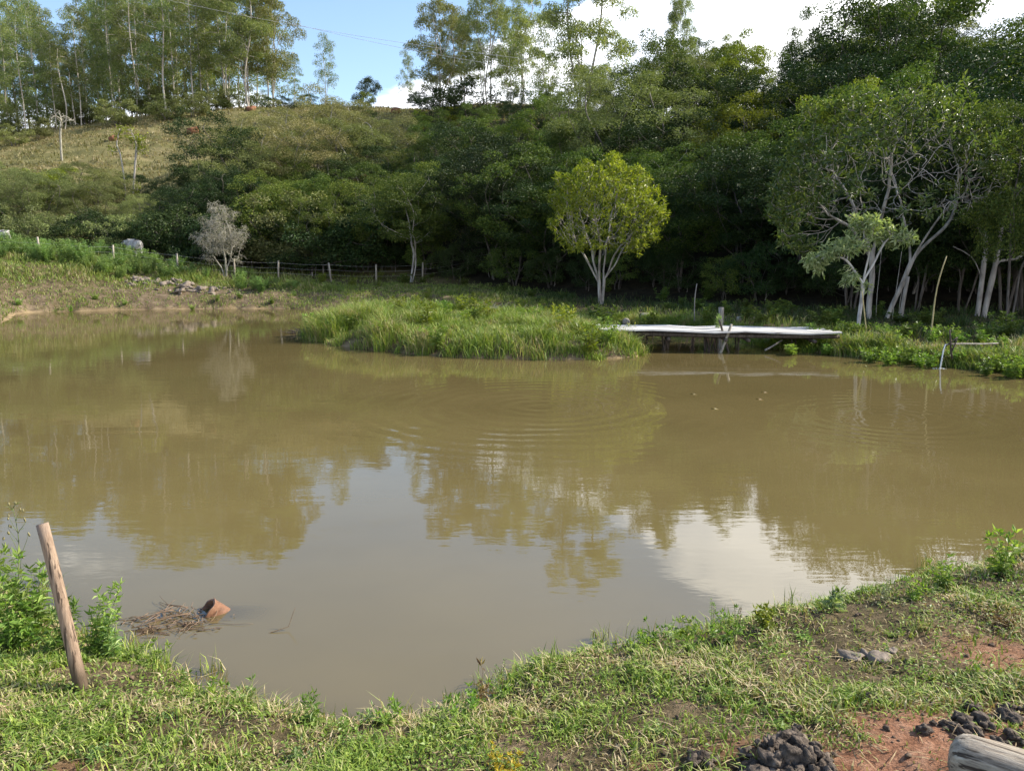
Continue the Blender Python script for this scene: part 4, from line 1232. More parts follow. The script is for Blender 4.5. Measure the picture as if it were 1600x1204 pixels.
# grass of the far and right banks
rng = np.random.default_rng(302)
mb = MB()
n = 240000
u = rng.uniform(-200, 2000, n)
u[170000:] = rng.uniform(-150, 900, 70000)
D = np.exp(rng.uniform(math.log(14), math.log(56), n))
D[170000:] = rng.uniform(35, 49, 70000)
x, y = (u - 800) / FPX * D, D
d = sdf(x, y, POND)
wm = wood_mask(x, y)
dm = dirt_mask(x, y, d)
k = (d > 0.02) & (rng.random(n) < (1 - 0.8 * wm) * (1 - 0.72 * dm)) & (y < foot(x) + 1)
x, y, d = x[k], y[k], d[k]
n = len(x)
shade_side = sstep(-6, 4, x)
tall = sstep(0.42, 0.66, fbm(x, y, 1.6, 111, 4))
field = sstep(-5, -14, x) * sstep(3.0, 5.5, d) * sstep(0.35, 0.55, fbm(x, y, 2.2, 117, 3))
h = rng.uniform(0.05, 0.15, n) + 0.6 * field * rng.random(n) + rng.uniform(0.05, 0.34, n) * tall * (0.35 + 0.65 * shade_side) + 0.2 * rng.random(n) * np.exp(-d / 0.5) * (0.4 + shade_side)
w = rng.uniform(0.012, 0.030, n) * np.sqrt(y / 20)
shady = (x > -4 + 0.3 * (y - 30) + 2 * rng.normal(size=n)) & (d > 2.2)  # blades that get the shade-darkened colour
for nm, msk, mt in (('bank_grass', ~shady, 'bank_grass'), ('shade_tinted_grass', shady, 'shade_tinted_grass')):
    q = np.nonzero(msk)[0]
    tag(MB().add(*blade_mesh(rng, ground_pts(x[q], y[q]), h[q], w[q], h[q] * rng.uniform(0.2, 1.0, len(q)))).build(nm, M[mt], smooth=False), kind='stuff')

# hillside grass tussocks
rng = np.random.default_rng(303)
n = 130000
x, y = rng.uniform(-115, 5, n), rng.uniform(58, 128, n)
k = (np.abs(x) < 0.78 * y + 4) & (rng.random(n) < 0.25 + 0.75 * sstep(0.42, 0.6, fbm(x, y * 2.5, 3.0, 121, 4)))
x, y = x[k], y[k]
n = len(x)
h = rng.uniform(0.10, 0.42, n)
tag(MB().add(*blade_mesh(rng, ground_pts(x, y), h, rng.uniform(0.05, 0.16, n), h * rng.uniform(0.2, 1.0, n))).build('hill_grass', M['hill_grass'], smooth=False), kind='stuff')

# rank grass of the island
rng = np.random.default_rng(304)
mb = MB()
ia, ib = ISLE.min(0), ISLE.max(0)
for k in range(2500):
    c = rng.uniform(ia - 0.1, ib + 0.1)
    if sdf(c[0], c[1], ISLE)[0] > 0.10:
        continue
    big = vnoise(c[0], c[1], 1.1, 131)
    lefty = sstep(ib[0] - 2, ia[0] + 1.5, c[0])
    hh0 = rng.uniform(0.10, 0.30) + 0.55 * sstep(0.4, 0.8, big) * (0.4 + 0.6 * lefty) + 0.16 * vnoise(c[0], c[1], 0.4, 133)
    m = int(rng.integers(22, 60))
    px, py = c[0] + rng.normal(size=m) * 0.10, c[1] + rng.normal(size=m) * 0.10
    hh = hh0 * rng.uniform(0.45, 1.1, m)
    mb.add(*blade_mesh(rng, np.stack([px, py, np.maximum(H(px, py), -0.02) - 0.02], -1), hh, rng.uniform(0.010, 0.024, m), hh * rng.uniform(0.25, 1.15, m)))
tag(mb.build('island_grass', M['island_grass'], smooth=False), kind='stuff')
# lush grass hanging over the water along the right bank and behind the jetty
mb = MB()
q = np.concatenate([np.linspace(POND[i], POND[(i + 1) % len(POND)], 14, endpoint=False) for i in range(len(POND))])
q = q[(q[:, 0] > 2.0) & (q[:, 0] < 19) & (q[:, 1] > 12) & (q[:, 1] < 34)]
for k in range(1300):
    c = q[rng.integers(len(q))] + np.array([rng.normal() * 0.15, abs(rng.normal()) * 0.55 - 0.05])
    m = int(rng.integers(16, 40))
    px, py = c[0] + rng.normal(size=m) * 0.09, c[1] + rng.normal(size=m) * 0.09
    hh = (rng.uniform(0.12, 0.28) + 0.2 * vnoise(c[0], c[1], 0.8, 137)) * rng.uniform(0.45, 1.1, m)
    mb.add(*blade_mesh(rng, np.stack([px, py, np.maximum(H(px, py), -0.02) - 0.02], -1), hh, rng.uniform(0.010, 0.024, m), hh * rng.uniform(0.3, 1.2, m)))
tag(mb.build('waterside_grass', M['island_grass'], smooth=False), kind='stuff')

# ------------------------------------------------------------------ leafy weeds
def weed_meshes(name, seed, h, stems, L, W, leafmat, stemmat, spread=0.4, per_m=60, droop=0.3, r=0.004, low=0.12, tipn=5):
    rng = np.random.default_rng(seed)
    sb, lb = MB(), MB()
    for k in range(stems):
        a = rng.uniform(0, 6.28)
        hh = h * rng.uniform(0.55, 1.05)
        o = np.array([math.cos(a), math.sin(a), 0]) * spread * h * rng.uniform(0.1, 0.9)
        base = o * 0.18 + np.array([0, 0, -0.02])
        pts = np.array([base + o * 0.82 * t ** 1.4 + np.array([0, 0, hh * t]) + rng.normal(size=3) * 0.012 * h for t in np.linspace(0, 1, 7)])
        sb.add(*tube(pts, np.linspace(r, r * 0.4, 7), 4, cap=False))
        m = max(4, int(per_m * hh))
        t = rng.uniform(low, 1.0, m)
        i = np.minimum((t * 6).astype(int), 5)
        f = (t * 6 - i)[:, None]
        P0 = pts[i] * (1 - f) + pts[i + 1] * f
        b = np.arange(m) * 2.4 + rng.normal(size=m) * 0.5
        Dv = np.stack([np.cos(b), np.sin(b), rng.uniform(-droop, 0.75, m)], -1)
        sc_ = rng.uniform(0.55, 1.15, m) * (1.15 - 0.5 * t)
        lb.add(*leaves(P0, Dv, np.tile([0, 0, 1.0], (m, 1)) + rng.normal(size=(m, 3)) * 0.35, L * sc_, W * sc_, fold=0.22))
        if tipn:
            P0 = np.repeat(pts[-1:], tipn, 0)
            b = rng.uniform(0, 6.28, tipn)
            lb.add(*leaves(P0, np.stack([np.cos(b), np.sin(b), rng.uniform(0.5, 1.6, tipn)], -1), rand_dirs(rng, tipn), L * rng.uniform(0.4, 0.8, tipn), W * rng.uniform(0.4, 0.8, tipn)))
    return sb.mesh(name + '_stems', [stemmat]), lb.mesh(name + '_leaves', [leafmat], smooth=False)
def put_weed(meshes, x, y, label, group=None, s=1.0, rz=0.0, name='weed', z=None, sx=None, cat='weed'):
    z = max(Hs(x, y), 0.0) if z is None else z
    r = empty(name, (x, y, z), label, cat, group)
    r.rotation_euler, r.scale = (0, 0, rz), (sx or s, sx or s, s)
    link('stem', meshes[0], r)
    link('leaves', meshes[1], r)
    return r
FW = [weed_meshes('field_weed', 400 + i, 1.0, 24, 0.15, 0.036, M['leaf_weed'], M['stem_green'], spread=0.6, per_m=62, r=0.006) for i in range(3)]
wrng = np.random.default_rng(410)
for i in range(150):                          # tall weeds of the left field
    u = wrng.uniform(-70, 470) if i < 90 else wrng.uniform(-70, 250)
    D = wrng.uniform(46, 53.2) if i % 5 else wrng.uniform(44.6, 47)
    if u > 330 and D > 50: D = wrng.uniform(44.5, 47)
    if abs(u - 350) < 25 and D < 48.8: continue
    x, y, z = spot(u, D)
    s = wrng.uniform(0.5, 1.0) * np.interp(u, [0, 250, 460], [1.15, 1.0, 0.6])
    put_weed(FW[i % 3], x, y, 'tall grey green weed clump in the field left of the bare tree', 'tall weeds of the left field', s, wrng.uniform(0, 6.28), 'weed_clump', z, sx=s * 1.25)
for u, v, s, lb in ((105, 440, 1.35, 'largest grey green weed bush above the dirt bank beside the leftmost fence post'), (130, 434, 1.15, 'bluish weed bush just right of the largest one'),
                    (30, 425, 1.0, 'weed bush at the left edge of the field'), (262, 428, 1.0, 'weed bush above the stone rubble on the far bank'), (408, 452, 0.8, 'upright weed clump by the rubble near the fence'), (372, 440, 0.85, 'weed clump below the bare tree')):
    x, y, z = spot(u, 44.5 + (452 - v) * 0.06)
    put_weed(FW[(u // 3) % 3], x, y, lb, None, s * 1.1, u, 'weed_clump', z, sx=s * 1.35)
LW = [weed_meshes('low_weed', 420 + i, 0.45, 10, 0.15, 0.06, M['leaf_fresh'], M['stem_green'], spread=0.75, per_m=55, r=0.005) for i in range(3)]
YW = [weed_meshes('yellow_weed', 425 + i, 0.6, 9, 0.2, 0.05, M['leaf_yellow'], M['stem_green'], spread=0.6, per_m=40, r=0.006) for i in range(2)]
DW = [weed_meshes('shade_weed', 428 + i, 0.6, 12, 0.18, 0.075, M['leaf_mid'], M['stem_green'], spread=0.7, per_m=45, r=0.006) for i in range(3)]
for i in range(38):                           # sunlit weeds on the right bank
    u = wrng.uniform(1190, 1660)
    v = np.interp(u, [1190, 1290, 1400, 1500, 1600, 1700], [540, 549, 560, 569, 579, 588]) - wrng.uniform(4, 26)
    g = G(u, v, 0.25)
    put_weed(LW[i % 3], g[0], g[1], 'low sunlit weed on the bank along the water right of the jetty', 'weeds on the right bank', wrng.uniform(0.5, 1.0), wrng.uniform(0, 6.28), sx=wrng.uniform(0.8, 1.2))
for i in range(22):
    u = wrng.uniform(480, 860)
    g = G(u, np.interp(u, [480, 860], [444, 470]) - wrng.uniform(-3, 8), 1.0)
    put_weed(YW[i % 2], g[0], g[1], 'yellow green weed in the sunny strip between the fence and the island', 'yellow green weeds behind the island', wrng.uniform(0.5, 1.1), wrng.uniform(0, 6.28))
for i in range(60):
    u = wrng.uniform(560, 1700)
    g = G(u, np.interp(u, [560, 900, 1100, 1700], [440, 458, 480, 515]) - wrng.uniform(-14, 16), 0.75)
    if g[1] > foot(g[0]) + 3 or g[1] < 15: continue
    put_weed(DW[i % 3], g[0], g[1], 'dark leafy weed in the shade between the jetty and the wood', 'weeds in the shade before the wood', wrng.uniform(0.5, 1.1), wrng.uniform(0, 6.28), sx=wrng.uniform(0.9, 1.4))
for i in range(90):                           # leafy weeds among the island grass
    c = wrng.uniform(ia, ib)
    if sdf(c[0], c[1], ISLE)[0] > -0.15: continue
    put_weed((LW + YW + LW + DW[:1])[i % 9], c[0], c[1], 'leafy weed among the rank grass of the island', 'weeds on the island', wrng.uniform(0.55, 1.25), wrng.uniform(0, 6.28))
for u, v, s in ((30, 482, .8), (110, 481, .7), (150, 478, .8), (195, 478, .6), (300, 478, .7), (340, 476, .8), (375, 475, .9), (425, 476, .8), (230, 446, .6), (460, 474, .6), (5, 470, 1.0)):
    g = G(u, v, 0.2)
    put_weed(LW[int(u) % 3], g[0], g[1], 'small green weed at the waterline of the far dirt bank', 'weeds along the far waterline', s, u)

# weeds of the near bank, one by one
def near_weed(label, u, v, z0, meshes, s=1.0, rz=0.0, cat='weed', name='weed', sx=None):
    g = G(u, v, z0)
    return put_weed(meshes, g[0], g[1], label, None, s, rz, name, None, sx, cat)
mk = weed_meshes
near_weed('leafy green weed right behind the leaning stake', 150, 1015, 0.25, mk('weed_a', 431, 0.40, 9, 0.075, 0.020, M['leaf_fresh'], M['stem_green'], 0.45, 95, r=0.003))
near_weed('leafy weed left of the leaning stake', 95, 1010, 0.3, mk('weed_b', 432, 0.30, 10, 0.07, 0.019, M['leaf_fresh'], M['stem_green'], 0.6, 95, r=0.003))
near_weed('broad yellow green weed clump at the left edge of the near bank', 30, 1000, 0.3, mk('weed_c', 433, 0.50, 15, 0.08, 0.026, M['leaf_fresh'], M['stem_green'], 0.6, 90, r=0.003))
near_weed('pale leafy weed clump below the tall seeding stem', -40, 985, 0.3, mk('weed_c2', 434, 0.56, 14, 0.085, 0.026, M['leaf_fresh'], M['stem_green'], 0.55, 85, r=0.003))
near_weed('tall leafy weed between the seeding stem and the leaning stake', 62, 985, 0.3, mk('weed_t', 461, 0.46, 10, 0.08, 0.022, M['leaf_fresh'], M['stem_green'], 0.5, 80, r=0.003))
near_weed('leafy weed at the water right of the leaning stake', 178, 1030, 0.2, mk('weed_u', 462, 0.24, 8, 0.065, 0.017, M['leaf_weed'], M['stem_green'], 0.6, 100, r=0.002))
near_weed('slender weed leaning over the water in the middle of the near edge', 490, 1128, 0.2, mk('weed_d', 435, 0.20, 5, 0.06, 0.014, M['leaf_fresh'], M['stem_green'], 0.5, 110, r=0.002))
near_weed('small upright weed on the near edge below the sunken pipe', 288, 1062, 0.22, mk('weed_e', 436, 0.11, 3, 0.045, 0.012, M['leaf_fresh'], M['stem_green'], 0.3, 160, r=0.002))
near_weed('reddish weed with bare stems in the notch of the near bank', 752, 1105, 0.2, mk('weed_f', 437, 0.22, 4, 0.06, 0.016, M['leaf_red'], M['stem_brown'], 0.55, 40, r=0.002))
near_weed('thin pale seeding weed beside the reddish one', 782, 1080, 0.25, mk('weed_g', 438, 0.27, 2, 0.018, 0.009, M['leaf_weed'], M['stem_brown'], 0.15, 150, r=0.0015))
near_weed('small whitish leaved sprig at the edge below the cloud reflection', 1047, 1005, 0.25, mk('weed_h', 439, 0.20, 2, 0.05, 0.015, M['leaf_silver'], M['stem_green'], 0.1, 130, r=0.002))
near_weed('wispy seeding weed standing against the cloud reflection', 1112, 995, 0.25, mk('weed_i', 440, 0.25, 5, 0.028, 0.007, M['leaf_weed'], M['stem_brown'], 0.3, 130, r=0.0015))
near_weed('brown wisp of a weed right of the wispy seeding one', 1155, 985, 0.25, mk('weed_j', 441, 0.17, 2, 0.018, 0.008, M['leaf_red'], M['stem_brown'], 0.2, 150, r=0.0015))
near_weed('low bushy weed with toothed yellowish leaves on the near edge', 1200, 990, 0.25, mk('weed_k', 442, 0.15, 9, 0.055, 0.022, M['leaf_yellow'], M['stem_green'], 0.8, 110, r=0.002))
near_weed('broad leaved weed with pale upright leaves on the right near edge', 1300, 962, 0.25, mk('weed_l', 443, 0.17, 5, 0.085, 0.032, M['leaf_silver'], M['stem_green'], 0.4, 60, r=0.002))
near_weed('feathery bluish weed right of the broad leaved one', 1380, 948, 0.25, mk('weed_m', 444, 0.16, 8, 0.035, 0.006, M['leaf_silver'], M['stem_green'], 0.45, 190, r=0.0015))
near_weed('bright leafy weed clump farther right along the edge', 1475, 925, 0.25, mk('weed_n', 445, 0.22, 9, 0.065, 0.024, M['leaf_fresh'], M['stem_green'], 0.6, 85, r=0.002))
near_weed('tall leafy weed at the right edge of the near bank', 1565, 905, 0.25, mk('weed_o', 446, 0.33, 8, 0.085, 0.032, M['leaf_fresh'], M['stem_green'], 0.45, 70, r=0.003))
near_weed('spreading leafy weed beyond the tall one at the right edge', 1625, 900, 0.25, mk('weed_p', 447, 0.32, 12, 0.07, 0.022, M['leaf_weed'], M['stem_green'], 0.7, 85, r=0.003))
near_weed('low green weed between the feathery one and the bright clump', 1425, 945, 0.25, mk('weed_q', 448, 0.14, 9, 0.05, 0.016, M['leaf_fresh'], M['stem_green'], 0.9, 110, r=0.002))
near_weed('yellow flowering weed low in the turf at the bottom', 785, 1160, 0.45, mk('weed_r', 449, 0.09, 14, 0.035, 0.014, M['flower_yellow'], M['stem_green'], 1.3, 150, r=0.0015), 0.95)
near_weed('dry reddish weed tuft in the turf at the right edge', 1570, 960, 0.4, mk('weed_s', 450, 0.10, 9, 0.05, 0.010, M['leaf_red'], M['stem_brown'], 0.8, 120, r=0.0015))
LB = [mk('edge_weed', 451 + i, 0.11, 7, 0.045, 0.017, M['leaf_fresh' if i != 1 else 'leaf_weed'], M['stem_green'], 0.9, 120, r=0.0015) for i in range(3)]
for i in range(46):
    c = edge_poly[wrng.integers(len(edge_poly))]
    c = c + np.array([wrng.normal() * 0.08, -abs(wrng.normal()) * 0.22])
    if sdf(c[0], c[1], POND)[0] < 0.03 or abs(c[0]) > 5: continue
    put_weed(LB[i % 3], c[0], c[1], 'small leafy weed in the grass along the near edge of the pond', 'small weeds along the near edge', wrng.uniform(0.5, 1.25), wrng.uniform(0, 6.28))
for i in range(40):
    uu, DD = wrng.uniform(-50, 1650), wrng.uniform(2.5, 4.6)
    c = np.array([(uu - 800) / FPX * DD, DD])
    if sdf(c[0], c[1], POND)[0] < 0.2 or red_mask(c[:1], c[1:])[0] > 0.4: continue
    put_weed(LB[i % 3], c[0], c[1], 'tiny leafy weed growing in the short turf of the near bank', 'tiny weeds in the near turf', wrng.uniform(0.3, 0.65), wrng.uniform(0, 6.28), sx=wrng.uniform(0.5, 0.9))
# tall seeding weed at the left edge
rng = np.random.default_rng(460)
g = G(28, 915, 0.25)
tw = empty('seeding_weed', (g[0], g[1], Hs(g[0], g[1])), 'tall thin weed with seed buds standing above the clump at the left edge', 'weed')
sb, lb, bb = MB(), MB(), MB()
main = chain((0, 0, -0.05), (0.02, 0, 0.62), 9, 0.02, rng)
sb.add(*tube(main, np.linspace(0.0045, 0.0018, 9), 5))
for i, (j, dx, dz) in enumerate(((4, 0.075, 0.16), (4, -0.07, 0.17), (5, -0.05, 0.13), (6, 0.05, 0.09), (6, -0.04, 0.11), (7, 0.045, 0.075), (8, 0.03, 0.04), (8, -0.02, 0.03), (3, -0.10, 0.20), (3, 0.05, 0.10))):
    e_ = np.array(main[j]) + np.array([dx, rng.normal() * 0.02, dz])
    br = chain(main[j], e_, 5, 0.008, rng)
    sb.add(*tube(br, np.linspace(0.0025, 0.001, 5), 4))
    for q in range(2):
        c = e_ + rng.normal(size=3) * np.array([0.008, 0.008, 0.006])
        t = tube([c - [0, 0, 0.010], c - [0, 0, 0.004], c + [0, 0, 0.004], c + [0, 0, 0.010]], [0.002, 0.0065, 0.006, 0.003], 6)
        bb.add(*t)
    lb.add(*leaves(np.array([br[1]]), np.array([[dx, 0, 0.02]]), np.array([[0, 0.3, 1.0]]), 0.07, 0.012))
sb.build('stem', M['stem_green'], tw); lb.build('leaves', M['leaf_weed'], tw, smooth=False); bb.build('seed_heads', M['seed_head'], tw)

# ------------------------------------------------------------------ made things
def stick(mb, a, b, r0, r1, n=7, bend=0.02, rng=np.random.default_rng(5), sides=7):
    mb.add(*tube(chain(a, b, n, bend, rng), np.linspace(r0, r1, n), sides, rough=0.15, seed=int(rng.integers(999))))
# leaning stake in front
g = G(127, 1068, 0.33)
zb = Hs(*g)
top = P(66, 818, g[1] + 0.05)
v = np.array([top[0] - g[0], top[1] - g[1], top[2] - zb])
st = MB()
st.add(*tube(chain((-v * 0.22).tolist(), v.tolist(), 14, 0.004, np.random.default_rng(3)), np.linspace(0.031, 0.026, 14), 18, rough=0.09, seed=2))
m, nt, out = new_mat('peeled_stake_wood')
f = noise(nt, 9, 8, vec_scale=(5, 5, 0.45), rough=0.7)
f2 = noise(nt, 3.0, 5, rough=0.6)
c = ramp(nt, f, [(0.3, (0.15, 0.095, 0.06)), (0.5, (0.27, 0.185, 0.125)), (0.72, (0.40, 0.295, 0.21))])
c = mixc(nt, ramp(nt, f2, [(0.5, (0, 0, 0)), (0.72, (0.75, 0.75, 0.75))]), c, (0.22, 0.18, 0.15))
ck = ramp(nt, noise(nt, 4, 3, vec_scale=(16, 16, 0.5)), [(0.40, (0.25, 0.22, 0.2)), (0.445, (1, 1, 1))])
c = mixc(nt, 1.0, c, ck, 'MULTIPLY')
kn = ramp(nt, noise(nt, 6, 2, vec_scale=(1, 1, 0.8)), [(0.68, (0, 0, 0)), (0.74, (0.8, 0.8, 0.8))])
c = mixc(nt, kn, c, (0.10, 0.065, 0.045))
sx = nd(nt, 'ShaderNodeSeparateXYZ')
nt.links.new(nd(nt, 'ShaderNodeTexCoord').outputs['Object'], sx.inputs[0])
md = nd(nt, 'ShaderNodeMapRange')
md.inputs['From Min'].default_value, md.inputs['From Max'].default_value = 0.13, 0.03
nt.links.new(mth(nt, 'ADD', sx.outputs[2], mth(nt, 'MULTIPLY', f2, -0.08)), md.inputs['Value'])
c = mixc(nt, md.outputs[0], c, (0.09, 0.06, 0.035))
p = nd(nt, 'ShaderNodeBsdfPrincipled')
nt.links.new(c, p.inputs['Base Color'])
p.inputs['Roughness'].default_value = 0.75
nt.links.new(bump(nt, f, 0.9, 0.008), p.inputs['Normal'])
nt.links.new(p.outputs[0], out.inputs['Surface'])
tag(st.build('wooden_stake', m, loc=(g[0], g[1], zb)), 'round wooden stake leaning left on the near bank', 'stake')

# clay pipe half sunk in the water, with dead twigs caught round it
m, nt, out = new_mat('clay_pipe')
f = noise(nt, 16, 7, rough=0.65)
p = nd(nt, 'ShaderNodeBsdfPrincipled')
nt.links.new(ramp(nt, f, [(0.3, (0.085, 0.043, 0.026)), (0.5, (0.20, 0.095, 0.052)), (0.7, (0.30, 0.17, 0.105))]), p.inputs['Base Color'])
p.inputs['Roughness'].default_value = 0.7
nt.links.new(bump(nt, f, 0.4, 0.01), p.inputs['Normal'])
nt.links.new(p.outputs[0], out.inputs['Surface'])
ax = norm(np.array([0.66, 0.24, -0.62]))
cut = norm(np.array([-0.60, -0.34, 0.72]))
c0 = np.array([PIPE[0], PIPE[1], 0.026])
pb = MB()
prof = [(0.0, 0.068), (0.0, 0.082), (0.03, 0.085), (0.05, 0.080), (0.25, 0.080), (0.62, 0.080)]
pts = [c0 + ax * a for a, _ in prof]
N1 = norm(np.cross(ax, [0, 0, 1.0])); N2 = np.cross(ax, N1)
an = np.arange(28) / 28 * 2 * math.pi
def ringv(c, r, k):
    q = c + r * (1 + 0.02 * np.sin(an[:, None] * 3 + k)) * (np.cos(an)[:, None] * N1 + np.sin(an)[:, None] * N2)
    if (c - c0) @ ax < 0.12:                 # the mouth is broken off at a slant
        q = q + ax * (-((q - c0) @ cut) / (ax @ cut) * 0.9)[:, None] + ax * ((c - c0) @ ax) * 0.0 + 0.004 * np.sin(an[:, None] * 5) * ax
    return q
Vp = np.concatenate([ringv(c0 + ax * 0.3, 0.010, 0), ringv(c0 + ax * 0.3, 0.064, 0), ringv(c0 + ax * 0.02, 0.064, 0)] + [ringv(c0 + ax * a, r, 0) for a, r in prof])
k_ = np.arange(28)
Qp = np.concatenate([np.stack([i * 28 + k_, i * 28 + (k_ + 1) % 28, (i + 1) * 28 + (k_ + 1) % 28, (i + 1) * 28 + k_], -1) for i in range(len(prof) + 2)])
pb.add(Vp, Qp[:, ::-1])
tag(pb.build('clay_pipe', m), 'orange clay pipe with its open mouth rising from the muddy water', 'pipe')
rng = np.random.default_rng(470)
tb = MB()
def twig(a, L, ang, z, r=0.003, curl=0.5):
    pts = [np.array([a[0], a[1], z])]
    t = ang
    for _ in range(6):
        t += rng.normal() * curl * 0.4
        pts.append(pts[-1] + np.array([math.cos(t), math.sin(t), rng.normal() * 0.10]) * L / 6)
    pts = np.array(pts)
    pts[:, 2] = np.maximum(pts[:, 2], -0.012)
    tb.add(*tube(pts, np.linspace(r, r * 0.4, 7), 4))
tc_ = np.array([PIPE[0] - 0.15, PIPE[1] - 0.05])
for k in range(46):
    twig(tc_ + np.array([0.02, 0]) + rng.normal(size=2) * np.array([0.10, 0.075]), rng.uniform(0.06, 0.28), rng.uniform(1.6, 5.9), rng.uniform(0.0, 0.035), rng.uniform(0.0015, 0.004))
for k in range(44):
    twig(tc_ + np.array([0.10, -0.15]) + rng.normal(size=2) * np.array([0.09, 0.05]), rng.uniform(0.10, 0.30), rng.uniform(-0.6, 0.5) + math.pi * (k % 2), rng.uniform(0.0, 0.006), rng.uniform(0.0015, 0.003))
for k in range(40):
    twig(tc_ + np.array([-0.12, -0.20]) + rng.normal(size=2) * np.array([0.05, 0.03]), rng.uniform(0.06, 0.16), rng.uniform(0, 6.28), rng.uniform(0.0, 0.012), rng.uniform(0.0015, 0.003))
twig(tc_ + np.array([0.06, -0.03]), 0.34, 3.75, 0.03, 0.005, 0.1)
for k in range(16):
    twig(tc_ + np.array([-0.42, -0.08]) + rng.normal(size=2) * np.array([0.09, 0.025]), rng.uniform(0.08, 0.2), rng.uniform(-0.3, 0.6), 0.002, 0.0018)
for k in range(26):
    a = rng.uniform(0, 6.28)
    q = tc_ + rng.normal(size=2) * np.array([0.16, 0.11]) + np.array([0.03, -0.06])
    tb.add(*leaves(np.array([[q[0], q[1], 0.012]]), np.array([[math.cos(a), math.sin(a), 0.05]]), np.array([[0.1, 0.1, 1.0]]), rng.uniform(0.03, 0.07), rng.uniform(0.008, 0.02)))
tag(tb.build('twig_raft', solid_mat('wet_twigs', [(0.3, (0.085, 0.055, 0.035)), (0.7, (0.26, 0.18, 0.12))], 14, bstr=0.2)), 'tangle of dead brown twigs floating round the mouth of the clay pipe', 'twigs')
tb = MB()
pts = P(452, 965, G(445, 985)[1])
g = G(400, 990)
tb.add(*tube(np.array([[g[0], g[1], -0.02], [g[0] + 0.10, g[1] + 0.02, 0.004], [g[0] + 0.19, g[1] + 0.06, 0.02], [g[0] + 0.21, g[1] + 0.10, 0.09], [g[0] + 0.225, g[1] + 0.11, 0.13]]), [0.003, 0.003, 0.0025, 0.002, 0.001], 5))
tag(tb.build('drowned_stem', M['stem_brown']), 'thin curved stem poking from the water right of the clay pipe', 'twig')

# dung
rng = np.random.default_rng(480)
def dung_pile(u, v, R, n, lr, label, name='dung_pile', hgt=0.5):
    g = G(u, v, 0.5)
    z = Hs(*g)
    mb = MB()
    for k in range(n):
        a, q = rng.uniform(0, 6.28), R * math.sqrt(rng.random()) * 0.85
        px, py = math.cos(a) * q * 1.15, math.sin(a) * q * 0.95
        zz = Hs(g[0] + px, g[1] + py) - z
        r_ = lr * rng.uniform(0.6, 1.3)
        mb.add(*lump(rng, (px, py, zz + r_ * 0.35 + hgt * lr * 2.2 * max(0, 1 - (q / R) ** 2) * rng.random()), r_, rng.uniform(0.55, 0.9), 22, 0.5))
    for k in range(n * 2):                     # crumbs
        a, q = rng.uniform(0, 6.28), R * (0.3 + 0.65 * rng.random())
        px, py = math.cos(a) * q * 1.1, math.sin(a) * q
        mb.add(*lump(rng, (px, py, Hs(g[0] + px, g[1] + py) - z + 0.004), lr * rng.uniform(0.1, 0.35), 0.7, 8, 0.4))
    return tag(mb.build(name, M['dung'], loc=(g[0], g[1], z)), label, 'dung')
dung_pile(1232, 1168, 0.185, 70, 0.030, 'big dark crumbly dung pile on the turf left of the log', hgt=0.9)
dung_pile(1180, 1195, 0.075, 16, 0.026, 'smaller dung heap at the lower left of the big pile')
dung_pile(1100, 1150, 0.042, 10, 0.020, 'small flat dung pat left of the big pile')
dung_pile(1243, 1108, 0.022, 5, 0.014, 'tiny dark dung clod in the turf above the big pile')
dung_pile(1280, 1048, 0.032, 5, 0.018, 'round dark dung pat alone in the middle of the turf')
dung_pile(1376, 1058, 0.030, 5, 0.018, 'dark dung pat between the lone round one and the scattered clods')
dung_pile(1312, 1186, 0.022, 3, 0.016, 'single round clod touching the right side of the big pile')
dung_pile(810, 1190, 0.035, 6, 0.018, 'small dark clod in the turf at the bottom below the yellow flowers')
dung_pile(1330, 1202, 0.02, 3, 0.014, 'clod at the bottom edge between the big pile and the log')
for k, (u, v) in enumerate(((1462, 1095), (1480, 1096), (1495, 1105), (1502, 1090), (1512, 1098), (1525, 1112), (1535, 1096), (1528, 1125), (1546, 1108), (1560, 1128), (1575, 1132), (1552, 1085), (1565, 1080),
                            (1520, 1060), (1528, 1068), (1570, 1066), (1580, 1072), (1572, 1086), (1588, 1094), (1448, 1108), (1600, 1120), (1605, 1135), (1585, 1125), (1540, 1132), (1510, 1116), (1602, 1075))):
    g = G(u, v, 0.55)
    z = Hs(*g)
    r_ = rng.uniform(0.011, 0.031)
    mb = MB().add(*lump(rng, (0, 0, r_ * 0.45), r_, 0.75, 22, 0.42)).add(*lump(rng, (r_ * 0.7, r_ * 0.2, r_ * 0.3), r_ * rng.uniform(0.3, 0.7), 0.75, 16, 0.4))
    tag(mb.build('dung_clod', M['dung'], loc=(g[0], g[1], z)), 'dark round dung clod scattered on the bare patch behind the log', 'dung', 'scattered dung clods')
# log in the corner
g = G(1500, 1188, 0.55)
z = Hs(*g)
dirv = norm(np.array([0.80, -0.60, -0.06]))
m, nt, out = new_mat('weathered_log')
tcn = nd(nt, 'ShaderNodeTexCoord')
f = noise(nt, 4, 8, vec_scale=(1.2, 9, 9), rough=0.7)
p = nd(nt, 'ShaderNodeBsdfPrincipled')
lc = ramp(nt, f, [(0.32, (0.13, 0.10, 0.075)), (0.5, (0.33, 0.275, 0.21)), (0.68, (0.50, 0.44, 0.355))])
lc = mixc(nt, 1.0, lc, ramp(nt, noise(nt, 3, 4, vec_scale=(0.6, 14, 14)), [(0.40, (0.18, 0.15, 0.13)), (0.46, (1, 1, 1))]), 'MULTIPLY')
lc = mixc(nt, ramp(nt, noise(nt, 7, 5), [(0.55, (0, 0, 0)), (0.72, (0.7, 0.7, 0.7))]), lc, (0.17, 0.12, 0.08))
nt.links.new(lc, p.inputs['Base Color'])
p.inputs['Roughness'].default_value = 0.9
